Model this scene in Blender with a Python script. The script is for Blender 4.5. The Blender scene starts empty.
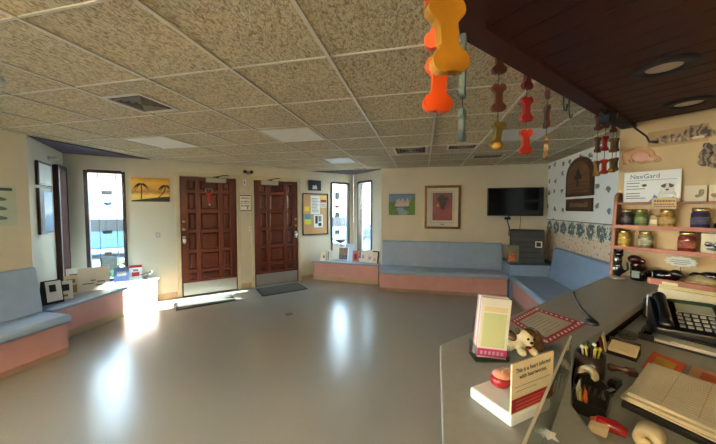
import bpy, bmesh, math, random
from mathutils import Matrix, Vector, Euler
random.seed(7)
C = bpy.context.scene.collection
PI = math.pi
R = math.radians
SQ = math.sqrt(.5)

# ------------------------------------------------------------------ materials
def lin(c):
    out = []
    for v in c:
        v /= 255.0
        out.append(v/12.92 if v <= .04045 else ((v+.055)/1.055)**2.4)
    return out + [1.0]

MATS = {}
def mat(name, rgb, rough=.6, var=.12, vscale=8, metal=0, bump=0, bscale=60, emit=0, spec=.5, coat=0, rgb2=None, stretch=None, detail=4):
    if name in MATS: return MATS[name]
    m = bpy.data.materials.new(name); m.use_nodes = True
    nt = m.node_tree; b = nt.nodes['Principled BSDF']
    tc = nt.nodes.new('ShaderNodeTexCoord')
    src = tc.outputs['Object']
    if stretch:
        mp = nt.nodes.new('ShaderNodeMapping'); mp.inputs['Scale'].default_value = stretch
        nt.links.new(src, mp.inputs['Vector']); src = mp.outputs['Vector']
    n = nt.nodes.new('ShaderNodeTexNoise'); n.inputs['Scale'].default_value = vscale; n.inputs['Detail'].default_value = detail
    nt.links.new(src, n.inputs['Vector'])
    r = nt.nodes.new('ShaderNodeValToRGB')
    c = lin(rgb)
    if rgb2:
        c1, c2 = c, lin(rgb2)
    else:
        c1 = [x*(1-var) for x in c[:3]]+[1]; c2 = [min(1, x*(1+var)) for x in c[:3]]+[1]
    r.color_ramp.elements[0].color = c1; r.color_ramp.elements[1].color = c2
    r.color_ramp.elements[0].position = .3; r.color_ramp.elements[1].position = .7
    nt.links.new(n.outputs['Fac'], r.inputs['Fac'])
    nt.links.new(r.outputs['Color'], b.inputs['Base Color'])
    b.inputs['Roughness'].default_value = rough; b.inputs['Metallic'].default_value = metal
    b.inputs['Specular IOR Level'].default_value = spec
    b.inputs['Coat Weight'].default_value = coat
    if bump:
        n2 = nt.nodes.new('ShaderNodeTexNoise'); n2.inputs['Scale'].default_value = bscale; n2.inputs['Detail'].default_value = 6
        nt.links.new(src, n2.inputs['Vector'])
        bp = nt.nodes.new('ShaderNodeBump'); bp.inputs['Strength'].default_value = bump; bp.inputs['Distance'].default_value = .01
        nt.links.new(n2.outputs['Fac'], bp.inputs['Height']); nt.links.new(bp.outputs['Normal'], b.inputs['Normal'])
    if emit:
        b.inputs['Emission Color'].default_value = c; b.inputs['Emission Strength'].default_value = emit
    MATS[name] = m
    return m

def glass_mat(name, tint=(235, 245, 245), refl=.9, clear=.93):
    m = bpy.data.materials.new(name); m.use_nodes = True; nt = m.node_tree; nt.nodes.clear()
    o = nt.nodes.new('ShaderNodeOutputMaterial'); t = nt.nodes.new('ShaderNodeBsdfTransparent'); g = nt.nodes.new('ShaderNodeBsdfGlossy')
    mx = nt.nodes.new('ShaderNodeMixShader'); lw = nt.nodes.new('ShaderNodeFresnel'); lw.inputs['IOR'].default_value = 1.45
    c = lin(tint); t.inputs['Color'].default_value = c; g.inputs['Roughness'].default_value = .03; g.inputs['Color'].default_value = (.9, .9, .9, 1)
    mu = nt.nodes.new('ShaderNodeMath'); mu.operation = 'MULTIPLY'; mu.inputs[1].default_value = refl
    nt.links.new(lw.outputs['Fac'], mu.inputs[0]); nt.links.new(mu.outputs[0], mx.inputs['Fac'])
    nt.links.new(t.outputs[0], mx.inputs[1]); nt.links.new(g.outputs[0], mx.inputs[2]); nt.links.new(mx.outputs[0], o.inputs['Surface'])
    MATS[name] = m
    return m

M = {}
M['wall'] = mat('cream_wall', (198, 192, 172), .75, .03, 3, bump=.05, bscale=120)
M['tanwall'] = mat('tan_wall', (216, 207, 184), .8, .03, 3, bump=.05, bscale=120)
M['mural'] = mat('mural_paper', (204, 174, 126), .7, .06, 4)
M['base'] = mat('baseboard_tan', (178, 152, 118), .5, .05)
M['pink'] = mat('pink_panel', (194, 146, 140), .55, .06, 5)
M['pinkbase'] = mat('pink_toe', (150, 120, 100), .5, .06, 5)
M['blue'] = mat('blue_vinyl', (142, 164, 192), .45, .05, 6, bump=.06, bscale=40)
M['bluetop'] = mat('blue_laminate', (134, 150, 172), .3, .05, 6)
M['counter'] = mat('grey_laminate', (142, 143, 138), .38, .05, 30)
M['desk'] = mat('grey_desk', (146, 147, 142), .42, .05, 30)
M['brownpanel'] = mat('brown_panel', (96, 64, 44), .25, .2, 4)
M['wood'] = mat('door_wood', (88, 38, 22), .38, .25, 6, stretch=(1, 1, .12), spec=.5, coat=.15)
M['wood2'] = mat('door_wood_panel', (80, 34, 20), .35, .25, 6, stretch=(1, 1, .12), coat=.15)
M['darkframe'] = mat('dark_bronze', (44, 30, 26), .4, .1)
M['brownframe'] = mat('brown_frame', (66, 38, 28), .45, .15)
M['doorframe'] = mat('door_frame_paint', (190, 178, 148), .5, .04)
M['steel'] = mat('brushed_steel', (188, 188, 184), .38, .06, 40, metal=.85, stretch=(1, 1, 12))
M['grey'] = mat('grey_metal', (168, 168, 160), .4, .05, metal=.3)
M['chrome'] = mat('chrome', (210, 208, 200), .15, .04, metal=1)
M['brass'] = mat('brass', (176, 140, 70), .3, .1, metal=1)
M['gold'] = mat('gold_frame', (122, 88, 34), .38, .2, 20, metal=.45)
M['black'] = mat('black_plastic', (16, 15, 16), .35, .2)
M['blackmatt'] = mat('black_matt', (18, 17, 18), .7, .2)
M['screen'] = mat('screen_black', (6, 7, 12), .12, .1)
M['white'] = mat('white_paper', (232, 230, 222), .65, .02)
M['offwhite'] = mat('off_white', (216, 210, 192), .6, .03)
M['cream'] = mat('cream_card', (222, 206, 168), .65, .04)
M['ink'] = mat('ink', (32, 30, 30), .6, .1)
M['greyink'] = mat('grey_ink', (128, 124, 118), .6, .1)
M['red'] = mat('red_print', (178, 26, 36), .5, .08)
M['redgloss'] = mat('red_gloss', (150, 18, 28), .22, .08, coat=.4)
M['yellow'] = mat('yellow_note', (226, 206, 60), .6, .05)
M['lime'] = mat('lime_note', (196, 204, 70), .6, .05)
M['cyan'] = mat('cyan_note', (64, 150, 176), .6, .05)
M['orange'] = mat('orange_print', (216, 98, 48), .5, .08)
M['teal'] = mat('teal_dark', (40, 66, 72), .5, .1)
M['cork'] = mat('cork', (178, 132, 88), .85, .2, 70, rgb2=(206, 166, 118))
M['mat'] = mat('mat_rubber', (74, 76, 72), .85, .12, 60, bump=.3, bscale=200)
M['ventwhite'] = mat('vent_white', (204, 196, 176), .5, .04)
M['ventdark'] = mat('vent_dark', (48, 42, 36), .8, .2)
M['soffit'] = mat('soffit_plank', (58, 24, 15), .6, .22, 5, stretch=(.25, .25, 1), spec=.25)
M['soffittrim'] = mat('soffit_trim', (56, 26, 18), .6, .15, 6, spec=.25)
M['purple'] = mat('purple_paint', (66, 48, 62), .7, .06)
M['shelfwood'] = mat('shelf_wood', (150, 92, 60), .5, .18, 8, stretch=(.3, .3, 1))
M['railwood'] = mat('rail_wood', (176, 104, 72), .5, .15, 8, stretch=(.3, .3, 1))
M['plaque'] = mat('plaque_wood', (70, 40, 28), .55, .2, 10, stretch=(.3, 1, 1))
M['plaquelight'] = mat('plaque_inlay', (104, 70, 44), .6, .25, 14, stretch=(.3, 1, 1))
M['diffuser'] = mat('diffuser_unlit', (226, 224, 214), .4, .03)
M['glass'] = glass_mat('window_glass')
M['acrylic'] = glass_mat('clear_acrylic', (238, 242, 238), .5)
M['acredge'] = mat('acrylic_edge', (214, 206, 186), .3, .05)
M['jarglass'] = mat('jar_clear', (150, 150, 130), .08, .1, spec=.8, coat=.6)
M['lid'] = mat('jar_lid', (196, 170, 110), .25, .1, metal=.8)
M['pinkprint'] = mat('pink_print', (196, 56, 122), .5, .06)
M['mint'] = mat('mint_print', (200, 210, 160), .55, .05)
M['lilac'] = mat('lilac_edge', (196, 170, 190), .55, .04)
M['bulldogwhite'] = mat('glazed_white', (236, 220, 180), .15, .08, coat=.6)
M['bulldogbrown'] = mat('glazed_brown', (96, 62, 26), .18, .3, 20, coat=.6)
M['gloss_black'] = mat('glazed_black', (14, 10, 10), .12, .2, coat=.7)
M['glaze_dark'] = mat('glazed_darkbrown', (40, 22, 20), .2, .3, 20, coat=.5)
M['skinpink'] = mat('heart_pink', (206, 140, 116), .45, .12, 25)

# ceiling tile
def ceiling_material():
    m = bpy.data.materials.new('mineral_tile'); m.use_nodes = True; nt = m.node_tree; b = nt.nodes['Principled BSDF']
    tc = nt.nodes.new('ShaderNodeTexCoord')
    mp = nt.nodes.new('ShaderNodeMapping'); mp.inputs['Scale'].default_value = (1, .5, 1)
    nt.links.new(tc.outputs['Object'], mp.inputs['Vector'])
    n = nt.nodes.new('ShaderNodeTexNoise'); n.inputs['Scale'].default_value = 80; n.inputs['Detail'].default_value = 5; n.inputs['Distortion'].default_value = .9
    nt.links.new(mp.outputs['Vector'], n.inputs['Vector'])
    r = nt.nodes.new('ShaderNodeValToRGB'); r.color_ramp.elements[0].position = .36; r.color_ramp.elements[1].position = .56
    r.color_ramp.elements[0].color = lin((140, 124, 94)); r.color_ramp.elements[1].color = lin((202, 187, 152))
    nt.links.new(n.outputs['Fac'], r.inputs['Fac'])
    n2 = nt.nodes.new('ShaderNodeTexNoise'); n2.inputs['Scale'].default_value = 1.3
    nt.links.new(tc.outputs['Object'], n2.inputs['Vector'])
    mx = nt.nodes.new('ShaderNodeMix'); mx.data_type = 'RGBA'; mx.blend_type = 'MULTIPLY'; mx.inputs[0].default_value = .35
    nt.links.new(r.outputs['Color'], mx.inputs[6]); nt.links.new(n2.outputs['Color'], mx.inputs[7])
    nt.links.new(r.outputs['Color'], b.inputs['Base Color'])
    b.inputs['Roughness'].default_value = .9
    bp = nt.nodes.new('ShaderNodeBump'); bp.inputs['Strength'].default_value = .7; bp.inputs['Distance'].default_value = .012
    nt.links.new(n.outputs['Fac'], bp.inputs['Height']); nt.links.new(bp.outputs['Normal'], b.inputs['Normal'])
    return m
M['tile'] = ceiling_material()

def floor_material():
    m = bpy.data.materials.new('grey_vinyl_floor'); m.use_nodes = True; nt = m.node_tree; b = nt.nodes['Principled BSDF']
    tc = nt.nodes.new('ShaderNodeTexCoord')
    n = nt.nodes.new('ShaderNodeTexNoise'); n.inputs['Scale'].default_value = 160; n.inputs['Detail'].default_value = 3
    n2 = nt.nodes.new('ShaderNodeTexNoise'); n2.inputs['Scale'].default_value = 1.2; n2.inputs['Detail'].default_value = 4
    nt.links.new(tc.outputs['Object'], n.inputs['Vector']); nt.links.new(tc.outputs['Object'], n2.inputs['Vector'])
    r = nt.nodes.new('ShaderNodeValToRGB'); r.color_ramp.elements[0].position = .3; r.color_ramp.elements[1].position = .7
    r.color_ramp.elements[0].color = lin((140, 137, 128)); r.color_ramp.elements[1].color = lin((156, 153, 144))
    nt.links.new(n.outputs['Fac'], r.inputs['Fac']); nt.links.new(r.outputs['Color'], b.inputs['Base Color'])
    mr = nt.nodes.new('ShaderNodeMapRange'); mr.inputs['From Min'].default_value = .3; mr.inputs['From Max'].default_value = .7
    mr.inputs['To Min'].default_value = .24; mr.inputs['To Max'].default_value = .26
    nt.links.new(n2.outputs['Fac'], mr.inputs['Value']); nt.links.new(mr.outputs['Result'], b.inputs['Roughness'])
    n3 = nt.nodes.new('ShaderNodeTexNoise'); n3.inputs['Scale'].default_value = 16; n3.inputs['Detail'].default_value = 2
    nt.links.new(tc.outputs['Object'], n3.inputs['Vector'])
    bp = nt.nodes.new('ShaderNodeBump'); bp.inputs['Strength'].default_value = .05; bp.inputs['Distance'].default_value = .01
    nt.links.new(n3.outputs['Fac'], bp.inputs['Height']); nt.links.new(bp.outputs['Normal'], b.inputs['Normal'])
    b.inputs['Specular IOR Level'].default_value = .36
    return m
M['floor'] = floor_material()

def wallpaper_material():
    # white paper with scattered grey-blue sprigs, and a border band of wreaths over a peach ground (object z)
    m = bpy.data.materials.new('wallpaper_sprigs'); m.use_nodes = True; nt = m.node_tree; b = nt.nodes['Principled BSDF']
    L = nt.links.new
    def N(t, **kw):
        n = nt.nodes.new(t)
        for k, v in kw.items(): setattr(n, k, v)
        return n
    tc = N('ShaderNodeTexCoord'); sep = N('ShaderNodeSeparateXYZ'); L(tc.outputs['Object'], sep.inputs[0])
    comb = N('ShaderNodeCombineXYZ'); L(sep.outputs['X'], comb.inputs['X']); L(sep.outputs['Z'], comb.inputs['Y'])
    def math_(op, a, bb=None):
        n = N('ShaderNodeMath', operation=op)
        for i, v in enumerate((a, bb)):
            if v is None: continue
            if isinstance(v, (int, float)): n.inputs[i].default_value = v
            else: L(v, n.inputs[i])
        return n.outputs[0]
    nz = N('ShaderNodeTexNoise'); nz.inputs['Scale'].default_value = 22; nz.inputs['Detail'].default_value = 3; L(comb.outputs[0], nz.inputs['Vector'])
    v = N('ShaderNodeTexVoronoi'); v.voronoi_dimensions = '2D'; v.inputs['Scale'].default_value = 3.9; v.inputs['Randomness'].default_value = .45; L(comb.outputs[0], v.inputs['Vector'])
    d = math_('ADD', v.outputs['Distance'], math_('MULTIPLY', math_('SUBTRACT', nz.outputs['Fac'], .5), .55))
    spr = math_('LESS_THAN', d, .15)
    mixA = N('ShaderNodeMix', data_type='RGBA'); L(spr, mixA.inputs[0]); mixA.inputs[6].default_value = lin((252, 249, 240)); mixA.inputs[7].default_value = lin((128, 132, 128))
    # border: row of round wreaths at z 1.27
    sc = math_('MULTIPLY', sep.outputs['X'], 3.8)
    fx = math_('SUBTRACT', math_('FRACT', math_('ADD', sc, 50)), .5)
    dz = math_('MULTIPLY', math_('SUBTRACT', sep.outputs['Z'], 1.265), 3.8)
    rad = math_('SQRT', math_('ADD', math_('MULTIPLY', fx, fx), math_('MULTIPLY', dz, dz)))
    rad = math_('ADD', rad, math_('MULTIPLY', math_('SUBTRACT', nz.outputs['Fac'], .5), 1.1))
    ring = math_('LESS_THAN', math_('ABSOLUTE', math_('SUBTRACT', rad, .22)), .17)
    nz2 = N('ShaderNodeTexNoise'); nz2.inputs['Scale'].default_value = 9; L(comb.outputs[0], nz2.inputs['Vector'])
    peach = N('ShaderNodeMix', data_type='RGBA'); L(math_('LESS_THAN', sep.outputs['Z'], 1.17), peach.inputs[0])
    peach.inputs[6].default_value = lin((238, 230, 210)); peach.inputs[7].default_value = lin((238, 212, 184))
    spots = N('ShaderNodeMix', data_type='RGBA'); L(math_('GREATER_THAN', nz.outputs['Fac'], .6), spots.inputs[0]); L(peach.outputs[2], spots.inputs[6]); spots.inputs[7].default_value = lin((176, 156, 134))
    band = N('ShaderNodeMix', data_type='RGBA'); L(ring, band.inputs[0]); L(spots.outputs[2], band.inputs[6]); band.inputs[7].default_value = lin((104, 116, 110))
    low = math_('LESS_THAN', sep.outputs['Z'], 1.375)
    mx = N('ShaderNodeMix', data_type='RGBA'); L(low, mx.inputs[0]); L(mixA.outputs[2], mx.inputs[6]); L(band.outputs[2], mx.inputs[7])
    line = math_('LESS_THAN', math_('ABSOLUTE', math_('SUBTRACT', sep.outputs['Z'], 1.385)), .007)
    mx2 = N('ShaderNodeMix', data_type='RGBA'); L(line, mx2.inputs[0]); L(mx.outputs[2], mx2.inputs[6]); mx2.inputs[7].default_value = lin((120, 112, 104))
    L(mx2.outputs[2], b.inputs['Base Color']); b.inputs['Roughness'].default_value = .7
    return m
M['wallpaper'] = wallpaper_material()

# ------------------------------------------------------------------ mesh helpers
class MB:
    def __init__(s): s.v = []; s.f = []; s.sm = []
    def add(s, vs, fs, smooth=False):
        o = len(s.v); s.v += [tuple(v) for v in vs]
        for f in fs: s.f.append([i+o for i in f]); s.sm.append(smooth)
        return s
    def box(s, x0, x1, y0, y1, z0, z1):
        vs = [(x0, y0, z0), (x1, y0, z0), (x1, y1, z0), (x0, y1, z0), (x0, y0, z1), (x1, y0, z1), (x1, y1, z1), (x0, y1, z1)]
        return s.add(vs, [(3, 2, 1, 0), (4, 5, 6, 7), (0, 1, 5, 4), (1, 2, 6, 5), (2, 3, 7, 6), (3, 0, 4, 7)])
    def cbox(s, c, d, rot=(0, 0, 0)):
        E = Euler(rot).to_matrix(); vs = []
        for z in (-1, 1):
            for x, y in ((-1, -1), (1, -1), (1, 1), (-1, 1)):
                vs.append(E @ Vector((x*d[0]/2, y*d[1]/2, z*d[2]/2)) + Vector(c))
        return s.add(vs, [(3, 2, 1, 0), (4, 5, 6, 7), (0, 1, 5, 4), (1, 2, 6, 5), (2, 3, 7, 6), (3, 0, 4, 7)])
    def prism(s, pts, a, b, axis='z', smooth=False):
        # pts: 2D; axis z: (x,y) from z=a..b ; axis y: (x,z) from y=a..b ; axis x: (y,z) from x=a..b
        ar = sum(pts[i][0]*pts[(i+1) % len(pts)][1]-pts[(i+1) % len(pts)][0]*pts[i][1] for i in range(len(pts)))
        pts = list(pts)
        if ar < 0: pts.reverse()
        def P(p, t): return {'z': (p[0], p[1], t), 'y': (p[0], t, p[1]), 'x': (t, p[0], p[1])}[axis]
        n = len(pts); vs = [P(p, a) for p in pts] + [P(p, b) for p in pts]
        fs = [tuple(reversed(range(n))), tuple(range(n, 2*n))]
        s.add(vs, fs)
        o = len(s.v)-2*n
        for i in range(n):
            j = (i+1) % n; s.f.append([o+i, o+j, o+n+j, o+n+i]); s.sm.append(smooth)
        if axis == 'y':
            for k in range(len(s.f)-n-2, len(s.f)): s.f[k].reverse()
        return s
    def tube(s, pts, r, n=8, caps=True):
        pts = [Vector(p) for p in pts]; rs = r if isinstance(r, (list, tuple)) else [r]*len(pts)
        vs = []; fs = []; prev = None
        for i, p in enumerate(pts):
            t = (pts[min(i+1, len(pts)-1)]-pts[max(i-1, 0)]).normalized()
            u = t.cross(Vector((0, 0, 1)))
            if u.length < .05: u = t.cross(Vector((1, 0, 0)))
            u.normalize()
            if prev is not None and u.dot(prev) < 0: u = -u
            prev = u; w = t.cross(u)
            for k in range(n):
                a = 2*PI*k/n; vs.append(p+(u*math.cos(a)+w*math.sin(a))*rs[i])
        for i in range(len(pts)-1):
            for k in range(n): fs.append((i*n+k, i*n+(k+1) % n, (i+1)*n+(k+1) % n, (i+1)*n+k))
        s.add(vs, fs, True)
        if caps: s.add(vs[:n], [tuple(range(n))]); s.add(vs[-n:], [tuple(reversed(range(n)))])
        return s
    def lathe(s, prof, c=(0, 0, 0), n=24, smooth=True):
        vs = []; fs = []
        for r, z in prof:
            for k in range(n):
                a = 2*PI*k/n; vs.append((c[0]+r*math.cos(a), c[1]+r*math.sin(a), c[2]+z))
        for i in range(len(prof)-1):
            for k in range(n): fs.append((i*n+k, i*n+(k+1) % n, (i+1)*n+(k+1) % n, (i+1)*n+k))
        s.add(vs, fs, smooth)
        if prof[0][0] > 1e-4: s.add(vs[:n], [tuple(reversed(range(n)))])
        if prof[-1][0] > 1e-4: s.add(vs[-n:], [tuple(range(n))])
        return s
    def ell(s, c, r, rot=(0, 0, 0), n=16, m=10):
        E = Euler(rot).to_matrix(); vs = []; fs = []
        for i in range(m+1):
            th = PI*i/m
            for k in range(n):
                a = 2*PI*k/n
                vs.append(E @ Vector((r[0]*math.sin(th)*math.cos(a), r[1]*math.sin(th)*math.sin(a), -r[2]*math.cos(th))) + Vector(c))
        for i in range(m):
            for k in range(n): fs.append((i*n+k, i*n+(k+1) % n, (i+1)*n+(k+1) % n, (i+1)*n+k))
        return s.add(vs, fs, True)
    def build(s, name, m, parent=None, bevel=0, loc=None, rot=None, remesh=0, segs=2, weld=True):
        me = bpy.data.meshes.new(name); me.from_pydata(s.v, [], s.f); me.update()
        for p, k in zip(me.polygons, s.sm): p.use_smooth = k
        bm = bmesh.new(); bm.from_mesh(me)
        if weld: bmesh.ops.remove_doubles(bm, verts=bm.verts, dist=1e-6)
        bmesh.ops.dissolve_degenerate(bm, edges=bm.edges, dist=1e-7)
        bm.to_mesh(me); bm.free()
        me.materials.append(m)
        o = bpy.data.objects.new(name, me); C.objects.link(o)
        if parent: o.parent = parent
        if loc is not None: o.location = loc
        if rot is not None: o.rotation_euler = rot
        if remesh:
            md = o.modifiers.new('remesh', 'REMESH'); md.mode = 'VOXEL'; md.voxel_size = remesh; md.use_smooth_shade = True
            sm = o.modifiers.new('smooth', 'SMOOTH'); sm.iterations = 4
        if bevel:
            md = o.modifiers.new('bevel', 'BEVEL'); md.width = bevel; md.segments = segs; md.limit_method = 'ANGLE'; md.angle_limit = R(35)
        return o

def BX(*a): return MB().box(*a)
def thing(name, label, cat, loc=(0, 0, 0), rotz=0, group=None):
    o = bpy.data.objects.new(name, None); C.objects.link(o); o.empty_display_size = .05
    o.location = loc; o.rotation_euler = (0, 0, rotz)
    o['label'] = label; o['category'] = cat
    if group: o['group'] = group
    return o
def tag(o, label, cat, group=None):
    o['label'] = label; o['category'] = cat
    if group: o['group'] = group
    return o
def struct(o): o['kind'] = 'structure'; return o
def dup(root, loc=None, rotz=None, label=None, group=None):
    r = root.copy(); C.objects.link(r)
    if loc is not None: r.location = loc
    if rotz is not None: r.rotation_euler = (0, 0, rotz)
    if label: r['label'] = label
    if group: r['group'] = group
    for ch in list(root.children):
        c = ch.copy(); C.objects.link(c); c.parent = r
        for g in list(ch.children):
            d = g.copy(); C.objects.link(d); d.parent = c
    return r

def txt(name, s, size, m, parent, loc, rot=(PI/2, 0, 0), align='CENTER', extrude=.0006, spacing=1.0, xs=1.0):
    cu = bpy.data.curves.new(name, 'FONT'); cu.body = s; cu.size = size; cu.align_x = align; cu.align_y = 'CENTER'
    cu.extrude = extrude; cu.space_line = spacing; cu.resolution_u = 3
    t = bpy.data.objects.new(name, cu); C.objects.link(t)
    bpy.context.view_layer.update()
    dg = bpy.context.evaluated_depsgraph_get()
    me = bpy.data.meshes.new_from_object(t.evaluated_get(dg))
    bpy.data.objects.remove(t, do_unlink=True)
    me.materials.clear(); me.materials.append(m)
    o = bpy.data.objects.new(name, me); C.objects.link(o); o.parent = parent; o.location = loc; o.rotation_euler = rot; o.scale = (xs, 1, 1)
    return o

def lines(name, m, parent, x0, x1, zs, y, h=.006, jit=.15, t=.0008):
    b = MB()
    for z in zs: b.box(x0, x1-(x1-x0)*random.uniform(0, jit), y-t, y, z-h/2, z+h/2)
    return b.build(name, m, parent)

def wall_piece(name, m, p0, rotz, length, z0, z1, holes=(), th=.15, ext=(0, 0)):
    """wall in local frame: x along, -y faces the room, thickness to +y; holes are (s0,s1,z0,z1)"""
    xs = sorted({-ext[0], length+ext[1]} | {h[0] for h in holes} | {h[1] for h in holes})
    zs = sorted({z0, z1} | {h[2] for h in holes} | {h[3] for h in holes})
    nx, nz = len(xs), len(zs)
    solid = [[not any(h[0] < (xs[i]+xs[i+1])/2 < h[1] and h[2] < (zs[j]+zs[j+1])/2 < h[3] for h in holes) for j in range(nz-1)] for i in range(nx-1)]
    def S(i, j): return 0 <= i < nx-1 and 0 <= j < nz-1 and solid[i][j]
    b = MB()
    for i in range(nx-1):
        for j in range(nz-1):
            if not S(i, j): continue
            x0, x1, a, c = xs[i], xs[i+1], zs[j], zs[j+1]
            b.add([(x0, 0, a), (x1, 0, a), (x1, 0, c), (x0, 0, c)], [(0, 1, 2, 3)])
            b.add([(x0, th, a), (x1, th, a), (x1, th, c), (x0, th, c)], [(3, 2, 1, 0)])
            if not S(i-1, j): b.add([(x0, 0, a), (x0, 0, c), (x0, th, c), (x0, th, a)], [(0, 1, 2, 3)])
            if not S(i+1, j): b.add([(x1, 0, a), (x1, 0, c), (x1, th, c), (x1, th, a)], [(3, 2, 1, 0)])
            if not S(i, j-1): b.add([(x0, 0, a), (x1, 0, a), (x1, th, a), (x0, th, a)], [(3, 2, 1, 0)])
            if not S(i, j+1): b.add([(x0, 0, c), (x1, 0, c), (x1, th, c), (x0, th, c)], [(0, 1, 2, 3)])
    return struct(b.build(name, m, None, loc=(p0[0], p0[1], 0), rot=(0, 0, rotz)))

# frames of the walls: origin, rotation about z; local x runs to the viewer's right, local -y faces the room
FR = {'door': ((-5.225, 3.275), R(45)), 'alcove': ((-4.35, 2.4), R(135)), 'niche': ((-1.65, 6.85), R(-45)), 'back': ((-.85, 6.05), 0),
      'right': ((2.25, 6.05), R(-90)), 'shelf': ((1.5, 2.7), R(-45)), 'left': ((-4.35, -2.6), R(90))}
def at(w, s, z=0, out=0):
    (x, y), a = FR[w]
    return (x+math.cos(a)*s+math.sin(a)*out, y+math.sin(a)*s-math.cos(a)*out, z)
def rz(w): return FR[w][1]

CZ = 2.42
# ------------------------------------------------------------------ room shell
foot = [(-4.5, -2.75), (-4.5, 2.4), (-5.45, 3.3), (-1.65, 7.1), (-.7, 6.2), (2.4, 6.2), (2.4, 2.2), (3.6, .9), (3.6, -2.75)]
struct(MB().prism(foot, -.12, 0).build('floor', M['floor']))
struct(MB().prism(foot, CZ, CZ+.12).build('ceiling', M['tile']))
LW = 5.055
wall_piece('wall_door', M['wall'], *FR['door'], LW, 0, CZ, [(.236, .714, .43, 2.175), (1.464, 2.411, 0, 2.165), (2.722, 3.648, 0, 2.165), (4.45, 4.93, .43, 2.19)])
wall_piece('wall_alcove', M['wall'], *FR['alcove'], 1.237, 0, CZ, [(.80, 1.16, .43, 2.18)])
wall_piece('wall_niche', M['wall'], *FR['niche'], 1.131, 0, CZ, [(.205, .77, .43, 2.205)])
wall_piece('wall_back', M['tanwall'], *FR['back'], 3.1, 0, CZ, ext=(0, .15))
wall_piece('wall_right', M['wallpaper'], *FR['right'], 4.2, 0, CZ)
wall_piece('wall_left', M['wall'], *FR['left'], 5.0, 0, CZ, [(.3, 2.0, .9, 2.2), (2.2, 3.6, .9, 2.2)])  # openings for the two added fill windows, out of view
wall_piece('wall_shelf', M['mural'], *FR['shelf'], 2.75, 0, CZ, th=.12)
wall_piece('wall_staff', M['wall'], (3.42, .78), R(-90), 3.4, 0, CZ)
wall_piece('wall_rear', M['wall'], (3.5, -2.6), R(180), 7.9, 0, CZ)
# ceiling grid (exposed tee bars)
g = MB()
ox, oy = -1.735, .949
for j in range(-5, 9):
    x = ox+.61*j
    if -4.4 < x < 3.5:
        y0 = -2.6
        y1 = min(6.05 if x > -.85 else x+8.5, 6.8)
        if x > 2.2: y1 = 2.0
        g.box(x-.0105, x+.0105, y0, y1, CZ-.009, CZ+.003)
for i in range(-6, 10):
    y = oy+.61*i
    if -2.6 < y < 6.6:
        x0 = max(-4.35 if y < 2.4 else -10, y-8.5, -4.35 if y < 2.4 else -1.95-y-0 if False else -10)
        if y < 2.4: x0 = -4.35
        elif y < 3.275: x0 = -4.35-(y-2.4)
        else: x0 = y-8.5
        x1 = 2.25 if y < 6.05 else -.85-(y-6.05)
        g.box(x0, x1, y-.006, y+.006, CZ-.006, CZ+.003)
struct(g.build('trim_1', M['ventwhite']))
# perimeter wall angle
def angle_strip(w, s0, s1):
    pass
# purple painted drops in the two alcove corners
struct(MB().prism([(-4.36, 2.42), (-5.2, 3.27), (-4.46, 4.02)], CZ-.02, CZ-.012).build('trim_2', M['purple']))
struct(MB().prism([(-.87, 6.07), (-1.65, 6.82), (-2.4, 6.09)], CZ-.02, CZ-.012).build('trim_3', M['purple']))

# baseboards
def baseboard(side, w, spans, h=.11):
    b = MB()
    for s0, s1 in spans: b.box(s0, s1, -.014, 0, 0, h)
    return struct(b.build('baseboard_'+side, M['base'], None, loc=(FR[w][0][0], FR[w][0][1], 0), rot=(0, 0, rz(w)), bevel=.003))
baseboard('door', 'door', [(1.08, 1.40), (2.47, 2.66), (3.71, 4.0)])
baseboard('left', 'left', [(0, 2.9)])

# ------------------------------------------------------------------ windows
def window(n, w, s0, s1, z0, z1, fm, mull=(), depth=.08, prot=.012, fw=.035):
    f = MB()
    f.box(s0-.012, s0+fw, -prot, depth, z0, z1); f.box(s1-fw, s1+.012, -prot, depth, z0, z1)
    f.box(s0+fw, s1-fw, -prot, depth, z1-fw, z1+.012); f.box(s0+fw, s1-fw, -prot, depth, z0, z0+fw)
    o = struct(f.build('window_%d' % n, fm, None, loc=(FR[w][0][0], FR[w][0][1], 0), rot=(0, 0, rz(w))))
    MB().box(s0+fw-.005, s1-fw+.005, depth-.035, depth-.029, z0+fw-.005, z1-fw+.005).build('window_pane', M['glass'], o)
    if mull:
        b = MB()
        for x in mull: b.box(x-.004, x+.004, depth-.05, depth-.036, z0+fw, z1-fw)
        b.build('window_muntin', M['darkframe'], o)
    return o
window(1, 'door', .236, .714, .43, 2.175, M['darkframe'], (.385, .60))
window(2, 'door', 4.45, 4.93, .43, 2.19, M['darkframe'])
window(3, 'niche', .205, .77, .43, 2.205, M['darkframe'], fw=.03)
window(4, 'alcove', .80, 1.16, .43, 2.18, M['brownframe'], prot=.06, depth=.1, fw=.045)

window(5, 'left', .3, 2.0, .9, 2.2, M['darkframe'])  # added window, out of view, lets in fill daylight
window(6, 'left', 2.2, 3.6, .9, 2.2, M['darkframe'])  # second added fill window, also out of view
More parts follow.
